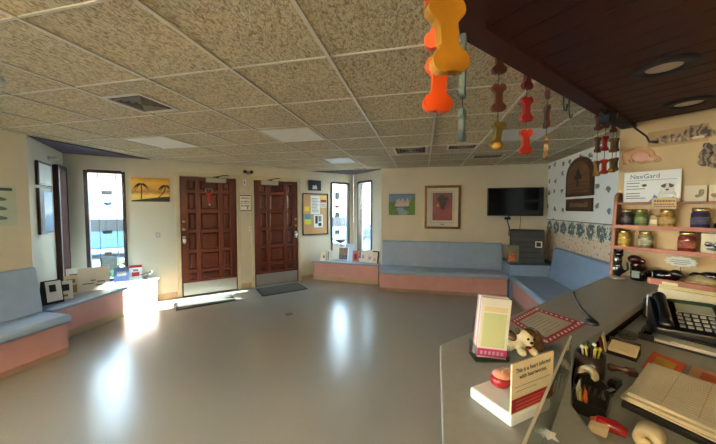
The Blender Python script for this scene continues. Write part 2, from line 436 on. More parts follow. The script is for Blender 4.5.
# ------------------------------------------------------------------ doors
def door(n, s0, s1, hinge_right):
    w = s1-s0; H = 2.165
    fr = MB()
    fr.box(-.06, .005, -.02, .15, 0, H+.06); fr.box(w-.005, w+.06, -.02, .15, 0, H+.06); fr.box(.005, w-.005, -.02, .15, H-.005, H+.06)
    fr.box(0, .05, .072, .15, 0, H); fr.box(w-.05, w, .072, .15, 0, H); fr.box(.05, w-.05, .072, .15, H-.05, H); fr.box(.05, w-.05, .072, .15, 0, .03)
    root = MB().box(.01, w-.01, .02, .065, .012, H-.01).build('door_%d' % n, M['wood'], None, loc=at('door', s0), rot=(0, 0, R(45)))
    struct(root)
    fr.build('door_frame', M['doorframe'], root, bevel=.004)
    # raised panels between thick stiles
    cols = [(.13, .27), (.34, .66), (.73, .87)]
    rows = [(.30, .42), (.46, .80), (.84, 1.16), (1.20, 1.52), (1.56, 1.88), (1.92, 2.08)]
    rows = [(.295, .43), (.48, .79), (.84, 1.15), (1.20, 1.51), (1.56, 1.87), (1.92, 2.09)]
    st = MB()
    xs = [(.012, cols[0][0]*w), (cols[0][1]*w, cols[1][0]*w), (cols[1][1]*w, cols[2][0]*w), (cols[2][1]*w, w-.012)]
    for a, b in xs: st.box(a, b, -.008, .03, .014, H-.012)
    zs = [.014]+[v for r_ in rows for v in r_]+[H-.012]
    for i in range(0, len(zs), 2):
        st.box(.015, w-.015, -.0078, .03, zs[i], zs[i+1])
    st.build('stile_lattice', M['wood'], root, bevel=.006)
    for a, b in cols:
        for c, d in rows:
            x0, x1 = a*w+.008, b*w-.008; z0, z1 = c+.008, d-.008; k = .03
            MB().add([(x0, .021, z0), (x1, .021, z0), (x1, .021, z1), (x0, .021, z1), (x0+k, .002, z0+k), (x1-k, .002, z0+k), (x1-k, .002, z1-k), (x0+k, .002, z1-k)],
                     [(4, 5, 6, 7), (0, 1, 5, 4), (1, 2, 6, 5), (2, 3, 7, 6), (3, 0, 4, 7)]).build('door_panel', M['wood2'], root)
    MB().box(.03, w-.03, -.012, -.0082, .02, .25).build('kick_plate', M['steel'], root, bevel=.002)
    hx = w-.06 if hinge_right is False else .06
    h = MB().cbox((hx, -.012, 1.03), (.055, .010, .15)).build('handle_plate', M['chrome'], root, bevel=.005)
    MB().lathe([(.0, -.06), (.026, -.055), (.03, -.04), (.02, -.02), (.012, 0)], n=16).build('handle', M['chrome'], h, loc=(hx, -.016, 1.03), rot=(R(-90), 0, 0))
    MB().cbox((hx+.0, -.036, .99), (.02, .02, .08)).build('thumb_lever', M['chrome'], h, bevel=.006)
    for z in (1.22, 1.36):
        d = MB().lathe([(.0, -.022), (.022, -.02), (.028, 0)], n=16).build('deadbolt', M['brass'], root, loc=(hx, -.008, z), rot=(R(-90), 0, 0))
    # closer
    cx = w*.62 if n == 1 else w*.34
    c = MB().cbox((cx, -.035, H-.06), (.34, .075, .085)).build('door_closer', M['grey'], root, bevel=.006)
    a = MB()
    a.tube([(cx-.05, -.06, H-.01), (cx+.14, -.09, H+.035), (cx+.22, -.02, H+.04)], .008)
    a.cbox((cx+.02, -.05, H-.01), (.05, .04, .025))
    a.build('closer_arm', M['darkframe'], c)
    return root
door(1, 1.464, 2.411, True)
door(2, 2.722, 3.648, False)

# viewer-like detail: little knocker dots on right door are its peephole
pv = MB().lathe([(0, -.012), (.012, -.01), (.016, 0)], n=12)

# ------------------------------------------------------------------ window ledges in both alcoves
def ledge(name, label, pts, top_pts, front):
    t = thing(name, label, 'window ledge', (top_pts[0][0], top_pts[0][1], 0))
    o = Vector((top_pts[0][0], top_pts[0][1]))
    L = lambda ps: [(p[0]-o.x, p[1]-o.y) for p in ps]
    MB().prism(L(pts), .09, .385).build('ledge_base', M['pink'], t, bevel=.003)
    MB().prism(L(pts), 0, .09).build('kick_board', M['base'], t)
    MB().prism(L(top_pts), .385, .42).build('ledge_top', M['bluetop'], t, bevel=.006)
    return t
ledge('window_ledge', 'triangular pink ledge with blue top below the left alcove windows, sun on its right end',
      [(-4.20, 2.445), (-4.345, 2.445), (-5.19, 3.275), (-4.43, 4.035), (-4.40, 4.02)], [(-4.14, 2.445), (-4.345, 2.43), (-5.205, 3.275), (-4.42, 4.055), (-4.36, 4.02)], 0)
ledge('window_ledge', 'triangular pink ledge with blue top below the two right alcove windows',
      [(-2.36, 6.09), (-2.40, 6.08), (-1.65, 6.82), (-.90, 6.085), (-.90, 5.93)], [(-2.36, 6.05), (-2.42, 6.06), (-1.65, 6.83), (-.88, 6.06), (-.88, 5.88)], 0)

# ------------------------------------------------------------------ benches
def bench(label, loc, rotz, length, depth=.62, back_pts=None):
    """local: x along the bench, y=0 at the wall, front at -depth"""
    t = thing('waiting_bench', label, 'bench', loc, rotz)
    MB().box(0.01, length-.01, -depth+.035, -.004, .0, .335).build('bench_base', M['pink'], t, bevel=.004)
    MB().prism([(-depth+.005, .335), (-depth-.02, .36), (-depth-.015, .405), (-depth+.015, .425), (-.03, .425), (-.03, .335)], 0, length, axis='x').build('seat', M['blue'], t, bevel=.012)
    MB().prism([(-.17, .42), (-.006, .42), (-.006, .92), (-.075, .93), (-.10, .915)], 0.0, length, axis='x').build('backrest', M['blue'], t, bevel=.014)
    MB().box(.012, length-.012, -depth+.033, -depth+.036, .0, .06).build('toe_strip', M['pinkbase'], t)
    return t
bench('blue cushioned bench with pink base along the left wall, cut by the frame', at('left', 2.6), rz('left'), 2.38, depth=.575)
bench('longest blue bench with pink base below the two pictures on the back wall', (-.82, 6.05, 0), 0, 2.29, depth=.56)
t = bench('blue bench with pink base below the patterned wallpaper', (2.25, 5.465, 0), R(-90), 2.27, depth=.76)
# corner unit between the two benches
t = thing('corner_table', 'blue corner table between the two benches below the television', 'table', (1.5, 5.5, 0))
MB().prism([(.0, .0), (.74, .10), (.74, .54), (.0, .54)], 0, .60).build('table_body', M['blue'], t, bevel=.01)
MB().prism([(-.01, -.02), (.745, .08), (.745, .545), (-.01, .545)], .60, .635).build('table_top', M['teal'], t, bevel=.006)

# ------------------------------------------------------------------ crate on the corner table
t = thing('wooden_crate', 'dark slatted crate with white square latch standing below the television', 'crate', (1.80, 5.72, .635), R(-12))
b = MB().prism([(-.17, 0), (.15, 0), (.19, .55), (-.03, .58), (-.10, .56)], -.25, .27, axis='x').build('crate_body', mat('crate_dark', (38, 40, 42), .7, .15), t, bevel=.01)
for k in range(6):
    y0 = -.176+.012*k; z0 = .02+.09*k
    MB().cbox((.01, -.168+.0115*k*1.03, .055+.09*k), (.50, .014, .074), (R(-7.5), 0, 0)).build('slat', mat('crate_slat', (44, 50, 53), .6, .15, 8), t, bevel=.003)
l = MB()
l.box(.13, .23, -.165, -.150, .27, .285); l.box(.13, .23, -.165, -.150, .36, .375); l.box(.13, .145, -.165, -.15, .27, .375); l.box(.215, .23, -.165, -.15, .27, .375)
l.build('latch', M['offwhite'], t, rot=(R(-3), 0, 0), loc=(0, 0, 0))
MB().cbox((.18, -.15, .32), (.05, .012, .05)).build('latch_button', M['blackmatt'], t)
t = thing('picture_card', 'orange autumn leaf card leaning at the left of the crate', 'picture', (1.555, 5.56, .635), R(-18))
MB().cbox((0, .03, .15), (.17, .008, .30), (R(-9), 0, 0)).build('card_board', mat('card_olive', (120, 98, 50), .6, .3, 12, rgb2=(70, 92, 80)), t)
f = MB()
for k in range(7): f.ell((-.05+.1*random.random(), .008+.0, .04+.13*random.random()), (.028, .008, .022), (0, k, 0), 10, 6)
f.build('leaf_print', M['orange'], t)

# ------------------------------------------------------------------ television
t = thing('television', 'black flat television on a wall arm at the corner', 'television', (1.655, 6.05, 1.71), 0)
MB().box(-.475, .475, -.17, -.12, -.262, .262).build('bezel', M['black'], t, bevel=.008)
MB().box(-.457, .457, -.1722, -.169, -.235, .247).build('screen', M['screen'], t)
b = MB(); b.box(-.1, .1, -.012, -.001, -.15, .15); b.box(-.05, .05, -.125, -.012, -.06, .06); b.build('wall_arm', M['blackmatt'], t)
b = MB(); b.tube([(-.08, -.10, -.26), (-.10, -.08, -.36), (-.05, -.03, -.50), (-.06, -.03, -.62), (0, -.03, -.7)], .010); b.cbox((-.1, -.08, -.31), (.10, .04, .05))
b.build('cable', M['black'], t)
MB().tube([(.13, -.08, -.26), (.135, -.03, -.40), (.13, -.03, -.52)], .005).build('cable', M['black'], t)

# ------------------------------------------------------------------ pictures
def art_mat(name, stops, scale=3, axis='Z', lo=0, hi=1, distort=.25):
    """horizontal bands of colour with noise-broken edges"""
    m = bpy.data.materials.new(name); m.use_nodes = True; nt = m.node_tree; b = nt.nodes['Principled BSDF']; L = nt.links.new
    tc = nt.nodes.new('ShaderNodeTexCoord'); sp = nt.nodes.new('ShaderNodeSeparateXYZ'); L(tc.outputs['Object'], sp.inputs[0])
    mr = nt.nodes.new('ShaderNodeMapRange'); mr.inputs['From Min'].default_value = lo; mr.inputs['From Max'].default_value = hi; L(sp.outputs[axis], mr.inputs['Value'])
    n = nt.nodes.new('ShaderNodeTexNoise'); n.inputs['Scale'].default_value = scale; n.inputs['Detail'].default_value = 5; L(tc.outputs['Object'], n.inputs['Vector'])
    s = nt.nodes.new('ShaderNodeMath'); s.operation = 'MULTIPLY_ADD'; s.inputs[1].default_value = distort; L(n.outputs['Fac'], s.inputs[0]); L(mr.outputs['Result'], s.inputs[2])
    s2 = nt.nodes.new('ShaderNodeMath'); s2.operation = 'SUBTRACT'; s2.inputs[1].default_value = distort/2; L(s.outputs[0], s2.inputs[0])
    r = nt.nodes.new('ShaderNodeValToRGB'); cr = r.color_ramp
    while len(cr.elements) < len(stops): cr.elements.new(.5)
    for e, (p, c) in zip(cr.elements, stops): e.position = p; e.color = lin(c)
    L(s2.outputs[0], r.inputs['Fac']); L(r.outputs['Color'], b.inputs['Base Color']); b.inputs['Roughness'].default_value = .6
    return m
# lake painting (unframed canvas)
W_, H_ = .535, .435
t = thing('painting', 'small unframed lake and mountain painting on the back wall', 'painting', (-.43, 6.05, 1.453), 0)
MB().box(-W_/2, W_/2, -.025, -.001, 0, H_).build('canvas', art_mat('lake_art', [(0, (92, 130, 70)), (.25, (88, 122, 110)), (.45, (70, 104, 84)), (.55, (84, 110, 96)), (.72, (120, 140, 160)), (.85, (104, 136, 172)), (1, (92, 120, 166))], 9, 'Z', 0, H_, .3), t, bevel=.003)
MB().prism([(-.16, .17), (-.13, .24), (-.10, .31), (-.06, .34), (-.03, .29), (.02, .35), (.07, .27), (.11, .34), (.16, .27), (.14, .18)], -.0275, -.025, axis='y').build('mountains', mat('snow_rock', (196, 176, 176), .6, .35, 30), t)
MB().prism([(-.08, .01), (.10, .01), (.16, .06), (.06, .10), (.02, .15), (-.10, .15), (-.13, .10), (-.06, .06)], -.0275, -.025, axis='y').build('lake', mat('lake_blue', (134, 160, 178), .5, .15, 20), t)
MB().prism([(.10, .02), (.265, .02), (.265, .36), (.22, .40), (.18, .24), (.12, .12)], -.0275, -.025, axis='y').build('tree_bank', mat('bank_green', (92, 128, 52), .6, .35, 30), t)
MB().prism([(-.265, .03), (-.13, .03), (-.10, .12), (-.16, .16), (-.2, .22), (-.265, .22)], -.0275, -.025, axis='y').build('tree_bank', MATS['bank_green'], t)
# framed print
t = thing('framed_print', 'large gold-framed print with red square picture above the long bench', 'picture', (.372, 6.05, 1.18), 0)
W_, H_ = .69, .86; k = .045
b = MB(); b.box(-W_/2, -W_/2+k, -.035, -.001, 0, H_); b.box(W_/2-k, W_/2, -.035, -.001, 0, H_); b.box(-W_/2+k, W_/2-k, -.035, -.001, 0, k); b.box(-W_/2+k, W_/2-k, -.035, -.001, H_-k, H_)
b.build('frame', M['gold'], t, bevel=.005)
MB().box(-W_/2+k, W_/2-k, -.014, -.002, k, H_-k).build('mat_board', M['offwhite'], t)
b = MB()
for (a0, a1, c0, c1) in ((-.225, .225, .12, .125), (-.225, .225, .745, .75), (-.225, -.22, .12, .75), (.22, .225, .12, .75)): b.box(a0, a1, -.0152, -.014, c0, c1)
b.build('mat_line', M['greyink'], t)
MB().box(-.19, .19, -.0155, -.014, .17, .72).build('print', art_mat('red_print_art', [(0, (134, 66, 68)), (.4, (146, 80, 80)), (.7, (132, 74, 76)), (1, (120, 88, 88))], 8, 'Z', .17, .72, .5), t)
b = MB()
for (x, z, r) in ((0, .56, .07), (-.05, .59, .05), (.06, .60, .05), (-.02, .64, .05), (.03, .52, .045)): b.ell((x, -.0155, z), (r, .002, r*.8), n=12, m=6)
b.prism([(-.03, .40), (.03, .40), (.045, .52), (-.045, .52)], -.0172, -.0155, axis='y')
b.build('bouquet', mat('print_green', (62, 66, 60), .6, .3, 30), t)
MB().ell((-.09, -.0158, .47), (.026, .002, .03), n=12, m=6).build('pink_spot', mat('print_pink', (214, 150, 128), .6, .1), t)  # pale pink oval on the print
b = MB(); b.box(-.04, .04, -.0158, -.014, .085, .097); b.build('signature', M['ink'], t)

# palm canvas
t = thing('canvas_print', 'yellow sunset canvas of two black palm trees right of the left window', 'picture', at('door', 1.063, 1.70), rz('door'))
W_, H_ = .526, .40
MB().box(-W_/2, W_/2, -.03, -.001, 0, H_).build('canvas', art_mat('sunset_art', [(0, (232, 200, 90)), (.25, (240, 206, 96)), (.4, (178, 118, 56)), (.55, (214, 164, 66)), (.8, (232, 178, 62)), (1, (196, 140, 46))], 6, 'Z', 0, H_, .35), t, bevel=.002)
pb = MB()
pb.prism([(-W_/2, 0), (W_/2, 0), (W_/2, .09), (.12, .075), (-.05, .05), (-W_/2, .02)], -.0325, -.03, axis='y')
for (x0, z0, x1, z1, sgn) in ((-.135, .04, -.13, .29, 1), (.10, .07, .20, .27, -1)):
    n = 8; pts = []
    for i in range(n+1):
        u = i/n; pts.append((x0+(x1-x0)*u+(.03*math.sin(PI*u) if sgn < 0 else .005*math.sin(PI*u)), z0+(z1-z0)*u))
    pb.prism([(p[0]-.008, p[1]) for p in pts]+[(p[0]+.008, p[1]) for p in reversed(pts)], -.0325, -.03, axis='y')
    tx, tz = pts[-1]
    for ang in (10, 45, 80, 120, 150, 185, 215, -25):
        l = .115 if ang not in (80,) else .07; a = R(ang); up = []; dn = []
        for i in range(7):
            u = i/6; x = tx+math.cos(a)*l*u; z = tz+math.sin(a)*l*u*.55-.10*u*u; wd = .013*math.sin(PI*min(1, u*.85+.12))
            x = max(-W_/2+.002, min(W_/2-.002, x)); z = min(H_-.004, z)
            up.append((x, z+wd)); dn.append((x, z-wd))
        pb.prism(up+dn[::-1], -.0322, -.03, axis='y')
pb.build('palm_silhouette', M['ink'], t)

# small dark picture above the board
t = thing('picture', 'small dark framed picture above the cork notice board', 'picture', at('door', 4.04, 1.985), rz('door'))
MB().box(-.15, .15, -.022, -.001, 0, .225).build('frame', M['ink'], t, bevel=.003)
MB().box(-.13, .13, -.0235, -.022, .02, .205).build('print', mat('night_art', (36, 44, 58), .5, .5, 16), t)
b = MB().prism([(-.06, .03), (.05, .03), (.05, .09), (.02, .13), (-.01, .10), (-.05, .12)], -.025, -.0235, axis='y').build('pale_shape', M['offwhite'], t)

# cork notice board
t = thing('notice_board', 'framed cork notice board between the right door and the right window', 'notice board', at('door', 4.055, 1.0), rz('door'))
W_, H_ = .624, .92; k = .022
b = MB(); b.box(-W_/2, -W_/2+k, -.03, -.001, 0, H_); b.box(W_/2-k, W_/2, -.03, -.001, 0, H_); b.box(-W_/2+k, W_/2-k, -.03, -.001, 0, k); b.box(-W_/2+k, W_/2-k, -.03, -.001, H_-k, H_)
b.build('frame', M['darkframe'], t, bevel=.003)
MB().box(-W_/2+k, W_/2-k, -.016, -.001, k, H_-k).build('cork', M['cork'], t)
def bz(zx, zy): return (-.312+(zx-50)/175*.624, .92-(zy-128)/277*.92)
def note(label, a, b_, m, cat='paper', ln=0, rot=0, extra=None):
    (x0, z1), (x1, z0) = bz(*a), bz(*b_)
    o = thing('notice', label, cat, at('door', 4.055+(x0+x1)/2, 1.0+z0, .0165), rz('door'), 'papers on the cork board')
    h = z1-z0; w = x1-x0
    MB().box(-w/2, w/2, -.0025, -.0005, 0, h).build('sheet', m, o)
    if ln: lines('print_lines', M['greyink'], o, -w*.4, w*.42, [h*(.12+.8*i/ln) for i in range(ln)], -.0025, h*.03, .3)
    if extra:
        for (fx0, fx1, fz0, fz1, mm) in extra: MB().box(-w/2+fx0*w, -w/2+fx1*w, -.0035, -.0025, fz0*h, fz1*h).build('print_block', mm, o)
    MB().lathe([(0, -.008), (.005, -.007), (.006, -.002)], n=8).build('push_pin', M['red'], o, loc=(0, -.003, h-.012), rot=(R(-90), 0, 0))
    return o
note('square yellow note on the cork board, upper left', (64, 215), (95, 247), M['yellow'])
note('blue note on the cork board above the lime one', (65, 265), (105, 299), M['cyan'])
note('lime note on the cork board, lowest on the left', (64, 301), (106, 334), M['lime'])
note('largest white typed sheet pinned at the middle of the cork board', (104, 142), (167, 266), M['white'], ln=10)
note('white flyer with dark photographs pinned low on the cork board', (125, 270), (186, 356), M['white'], extra=((.15, .42, .3, .9, M['ink']), (.5, .85, .45, .9, M['greyink']), (.5, .85, .1, .35, M['ink'])))
note('red and yellow flyer on the top right corner of the cork board', (170, 142), (213, 222), M['offwhite'], extra=((.05, .95, .68, .97, MATS['yellow_note']), (.05, .95, .42, .66, M['red']), (.1, .9, .1, .16, M['greyink']), (.1, .8, .24, .3, M['greyink'])))

# framed sign between the doors
t = thing('framed_sign', 'small black-framed white sign on the wall between the two doors', 'sign', at('door', 2.562, 1.536), rz('door'))
W_, H_ = .25, .31; k = .016
b = MB(); b.box(-W_/2, -W_/2+k, -.02, -.001, 0, H_); b.box(W_/2-k, W_/2, -.02, -.001, 0, H_); b.box(-W_/2+k, W_/2-k, -.02, -.001, 0, k); b.box(-W_/2+k, W_/2-k, -.02, -.001, H_-k, H_)
b.build('frame', M['ink'], t)
MB().box(-W_/2+k, W_/2-k, -.01, -.001, k, H_-k).build('sheet', M['white'], t)
b = MB()
random.seed(3)
for row, (z, h) in enumerate(((.235, .035), (.175, .032), (.145, .018), (.09, .03))):
    x = -.075
    while x < .075:
        wq = random.uniform(.012, .024); b.box(x, x+wq, -.0108, -.01, z, z+h*random.uniform(.7, 1)); x += wq+random.uniform(.004, .01)
b.prism([(.03, .035), (.055, .035), (.06, .10), (.048, .12), (.036, .085)], -.011, -.01, axis='y')
b.build('print', M['greyink'], t)

# switches and boxes on the door wall
t = thing('light_switch', 'grey light switch plate between the left window and the left door', 'light switch', at('door', 1.14, 1.09), rz('door'))
MB().box(-.035, .035, -.008, -.001, 0, .09).build('plate', M['grey'], t, bevel=.002)
MB().cbox((0, -.012, .045), (.012, .014, .026), (R(20), 0, 0)).build('toggle', M['offwhite'], t)
t = thing('sensor_box', 'small white sensor box above the framed sign between the doors', 'sensor', at('door', 2.553, 2.03), rz('door'))
MB().box(-.032, .032, -.035, -.001, 0, .12).build('housing', M['white'], t, bevel=.004)
MB().box(-.01, .01, -.037, -.034, .03, .09).build('slot', M['greyink'], t)
t = thing('wall_switch', 'small grey call button beside the right door at handle height', 'switch', at('door', 2.655, 1.14), rz('door'))
MB().box(-.028, .028, -.02, -.001, 0, .09).build('plate', M['offwhite'], t, bevel=.003)
MB().box(-.012, .012, -.024, -.019, .03, .06).build('button', M['grey'], t)
t = thing('emergency_light', 'small twin-head lamp near the ceiling between the two doors', 'lamp', at('door', 2.62, 2.27), rz('door'))
MB().box(-.03, .03, -.03, -.001, -.02, .05).build('bracket', M['greyink'], t, bevel=.004)
for x in (-.06, .055):
    MB().lathe([(.012, -.03), (.03, .0), (.034, .03), (0, .032)], n=14).build('lamp_head', M['darkframe'], t, loc=(x, -.055, .02), rot=(R(75), 0, R(x*200)))
MB().tube([(-.06, -.045, .03), (0, -.03, .03), (.055, -.045, .03)], .007).build('yoke', M['greyink'], t)
t = thing('wall_lamp', 'small pale lamp on the alcove wall above the notices at far left', 'lamp', at('alcove', .66, 2.25), rz('alcove'))
MB().lathe([(.03, 0), (.03, -.01), (.012, -.015), (.01, -.05)], n=12).build('rose', M['grey'], t, rot=(R(-90), 0, 0))
MB().ell((0, -.07, .0), (.03, .035, .03), n=12, m=8).build('globe', M['offwhite'], t)

# ribbon on the left door
t = thing('ribbon_wreath', 'red ribbon bow with wire heart hung on the left door', 'wreath', at('door', 1.464+.47, 1.86), rz('door'))
b = MB(); pts = []
for i in range(25):
    a = 2*PI*i/24; pts.append((.055*math.sin(a)**3*1.1, -.012, .05+.05*(math.cos(a)-.35*math.cos(2*a)-.2*math.cos(3*a))))
b.tube(pts, .005, 6); b.build('wire_heart', M['grey'], t)
b = MB(); b.ell((-.028, -.018, .0), (.03, .012, .022), (0, .5, 0)); b.ell((.024, -.018, .0), (.028, .012, .02), (0, -.5, 0)); b.ell((0, -.022, 0), (.016, .014, .018)); b.build('bow', M['red'], t)
b = MB(); b.prism([(-.022, -.01), (-.004, 0), (-.008, -.18), (-.028, -.17)], -.016, -.012, axis='y'); b.prism([(-.002, 0), (.014, -.01), (.012, -.2), (-.006, -.19)], -.02, -.016, axis='y'); b.build('ribbon_tail', M['red'], t)
MB().ell((.006, -.022, -.205), (.02, .012, .022)).build('bell', M['white'], t)

# notices in the left alcove
t = thing('framed_notice', 'small framed notice on the alcove wall, upper of the two', 'picture', at('alcove', .42, 1.87), rz('alcove'))
MB().box(-.22, .22, -.03, -.001, 0, .29).build('frame', M['darkframe'], t, bevel=.003)
MB().box(-.195, .195, -.0315, -.03, .025, .265).build('sheet', M['white'], t)
t = thing('framed_picture', 'taller framed blue picture on the alcove wall under the notice', 'picture', at('alcove', .42, 1.27), rz('alcove'))
MB().box(-.22, .22, -.03, -.001, 0, .56).build('frame', M['brownframe'], t, bevel=.003)
MB().box(-.19, .19, -.0315, -.03, .03, .53).build('print', art_mat('blue_scene', [(0, (70, 110, 160)), (.35, (120, 160, 200)), (.5, (220, 230, 235)), (1, (170, 200, 226))], 7, 'Z', 0, .56, .4), t)
MB().box(-.19, -.09, -.0325, -.0315, .03, .53).build('wood_strip', M['brownframe'], t)
# poster on left wall
t = thing('poster', 'pale green animal chart on the left wall above the bench', 'poster', (-4.35, 2.06, 1.40), rz('left'))
MB().box(-.24, .23, -.004, -.001, 0, .43).build('sheet', mat('poster_mint', (176, 188, 168), .5, .08, 5), t)
b = MB()
for z in (.1, .2, .3): b.ell((.02, -.004, z), (.14, .003, .028), (0, .15, 0), 16, 6)
b.build('fish_prints', mat('poster_fish', (96, 106, 96), .5, .3, 30), t)
MB().box(-.2, .2, -.0055, -.004, .375, .405).build('heading', M['teal'], t)

# ------------------------------------------------------------------ window stickers
def sticker(label, w, s, z, ww, hh, m, shape=None, cat='sticker', depth=.042):
    o = MB()
    if shape: o.prism([(x*ww, zz*hh) for x, zz in shape], -.003, -.001, axis='y')
    else: o.box(-ww/2, ww/2, -.003, -.001, -hh/2, hh/2)
    ob = o.build('window_sticker', m, None, loc=at(w, s, z, -depth), rot=(0, 0, rz(w)))
    return tag(ob, label, cat)
heart = [(.5*(16*math.sin(a)**3)/16, .5*(13*math.cos(a)-5*math.cos(2*a)-2*math.cos(3*a)-math.cos(4*a))/15) for a in [2*PI*i/24 for i in range(24)]]
sticker('pale blue heart sticker high on the left window', 'door', .49, 1.66, .11, .075, mat('stk_blue', (110, 176, 216), .5, .05), heart)
sticker('grey lettered sticker above the heart on the left window', 'door', .485, 1.84, .13, .07, mat('stk_grey', (150, 150, 150), .5, .2, 60))
sticker('small dark sticker halfway down the left window', 'door', .475, 1.21, .115, .055, M['teal'])
sticker('brown notice taped low on the left window', 'door', .475, .86, .09, .06, mat('stk_brown', (112, 88, 80), .5, .1))
sticker('wide grey-green notice below the brown one on the left window', 'door', .475, .70, .21, .20, mat('stk_green', (118, 124, 116), .5, .25, 30))
for k, (z, hh, c) in enumerate(((1.88, .17, (84, 88, 88)), (1.63, .08, (120, 80, 62)), (1.44, .12, (88, 96, 96)), (1.02, .11, (100, 112, 118)))):
    sticker(['highest square sticker on the inner right alcove window', 'narrow brown sticker on the right alcove window', 'grey square sticker at mid height of the right alcove window', 'lowest grey sticker on the right alcove window'][k],
            'door', 4.63, z, .13, hh, mat('stk_r%d' % k, c, .5, .2, 40))

# ------------------------------------------------------------------ things on the ledges
def card(label, x, y, z, w, h, m, rotz, lean=-12, cat='leaflet', name='leaflet', group='leaflets on the window ledges', blocks=(), thick=.006):
    t = thing(name, label, cat, (x, y, z), rotz, group)
    la = R(lean)
    o = MB().box(-w/2, w/2, -thick, 0, 0, h).build('cover', m, t, rot=(la, 0, 0), loc=(0, 0, .0015))
    for bi, (fx0, fx1, fz0, fz1, mm) in enumerate(blocks):
        MB().box(-w/2+fx0*w, -w/2+fx1*w, -thick-.001-.0006*bi, -thick, fz0*h, fz1*h).build('print_block', mm, o)
    # folding stand
    MB().box(-w*.2, w*.2, -.002, 0, 0, h*.7).build('stand', m, t, rot=(R(18), 0, 0), loc=(0, h*.7*(math.sin(-la)+math.sin(R(18))), .0015))
    return t
AL = R(90)
card('black-backed leaflet rack card nearest the left bench', -4.40, 2.60, .42, .20, .29, M['blackmatt'], R(75), -14, blocks=((.25, .95, .1, .95, M['white']), (.4, .7, .5, .8, M['ink'])))
card('leaflet with a dark photograph leaning on the left ledge', -4.47, 2.76, .42, .16, .24, M['white'], R(60), -20, blocks=((.2, .8, .45, .8, M['ink']), (.2, .7, .15, .25, M['greyink'])))
card('cream and olive leaflet on the left ledge', -4.62, 2.93, .42, .14, .26, M['cream'], R(58), -12, blocks=((.1, .9, .1, .5, mat('olive_print', (150, 140, 84), .5, .1)), (.2, .8, .6, .8, M['greyink'])))
card('narrow white leaflet behind the large card on the left ledge', -4.74, 3.06, .42, .18, .33, M['white'], R(62), -9, blocks=((.2, .7, .7, .76, M['greyink']),))
card('large open white card on the left ledge before the window', -4.55, 3.16, .42, .34, .33, M['white'], R(52), -10, blocks=((.15, .5, .3, .34, M['greyink']), (.4, .55, .42, .47, M['greyink']), (.6, .85, .35, .4, M['greyink']), (.55, .75, .2, .26, M['greyink'])))
card('dark blue booklet standing by the left window sill', -4.70, 3.66, .42, .19, .22, mat('navy_print', (60, 72, 104), .4, .3, 20), R(45), -8, blocks=((.2, .8, .4, .7, M['greyink']),))
card('white booklet with red top next to the bird figurine', -4.62, 3.83, .42, .17, .23, M['white'], R(45), -8, blocks=((0, 1, .82, 1, M['red']), (.2, .8, .2, .5, M['red']), (.3, .7, .55, .7, M['greyink'])))
t = thing('bird_figurine', 'small dark bird figurine on the sunlit end of the left ledge', 'figurine', (-4.47, 3.90, .42), R(30))
b = MB(); b.ell((0, 0, .075), (.06, .03, .035), (0, -.3, 0)); b.ell((.055, 0, .115), (.024, .022, .024)); b.ell((-.07, 0, .065), (.04, .014, .012), (0, .2, 0)); b.ell((.085, 0, .112), (.016, .006, .006)); b.build('bird_body', mat('bird_glaze', (96, 92, 84), .35, .2), t, remesh=.006)
for y in (-.014, .014): MB().tube([(0, y, 0), (0, y, .05)], .005).build('bird_leg', M['ink'], t)
MB().lathe([(.045, 0), (.045, .006), (.0, .008)], n=16).build('plinth', M['ink'], t)

RZ = R(-6)
card('white leaflet at the left end of the right ledge', -2.17, 6.09, .42, .13, .22, M['white'], RZ, -12, blocks=((.5, .85, .3, .55, M['greyink']),))
card('white leaflet second from the left end of the right ledge', -2.02, 6.12, .42, .13, .23, M['white'], RZ, -10, blocks=((.15, .3, .1, .9, M['greyink']),))
t = thing('framed_photograph', 'framed animal photograph leaning in the middle of the right ledge', 'picture', (-1.75, 6.27, .42), RZ)
o = MB().box(-.12, .12, -.012, 0, 0, .30).build('frame', M['white'], t, rot=(R(-9), 0, 0), bevel=.003)
MB().box(-.10, .10, -.0135, -.012, .12, .28).build('photo', mat('photo_brown', (140, 116, 98), .4, .4, 18), o)
MB().box(-.10, .10, -.0135, -.012, .02, .12).build('photo_lower', mat('photo_blue', (92, 104, 116), .4, .4, 18), o)
MB().box(-.03, .03, 0, .003, 0, .2).build('stand', M['greyink'], t, rot=(R(14), 0, 0), loc=(0, .09, 0.002))
card('coral pink booklet on the right ledge', -1.44, 6.17, .42, .15, .24, mat('coral_print', (206, 118, 104), .5, .1), RZ, -10, blocks=((.2, .7, .2, .7, M['red']),))
card('white leaflet just right of the coral booklet', -1.26, 6.16, .42, .14, .25, M['white'], RZ, -12, blocks=((.2, .6, .3, .6, M['lilac']),))
card('white folded leaflet second from the right end of the right ledge', -1.12, 6.10, .42, .13, .27, M['white'], R(-14), -9, blocks=((.3, .8, .25, .5, M['lilac']),))
card('dark-edged white leaflet at the right end of the right ledge', -.985, 6.06, .42, .15, .26, M['blackmatt'], R(-20), -9, blocks=((0, .8, 0, .9, M['offwhite']), (.15, .6, .2, .4, M['lilac'])))
t = thing('leaflet', 'tall white leaflet behind the framed photograph on the right ledge', 'leaflet', (-1.93, 6.36, .42), R(20), 'leaflets on the window ledges')
MB().box(-.09, .09, -.004, 0, 0, .34).build('cover', M['white'], t, rot=(R(-7), 0, 0)); MB().box(-.03, .03, 0, .003, 0, .24).build('stand', M['white'], t, rot=(R(14), 0, 0), loc=(0, .1, .002))
t = thing('leaflet', 'pale blue leaflet beside the window at the back of the right ledge', 'leaflet', (-1.62, 6.42, .42), R(0), 'leaflets on the window ledges')
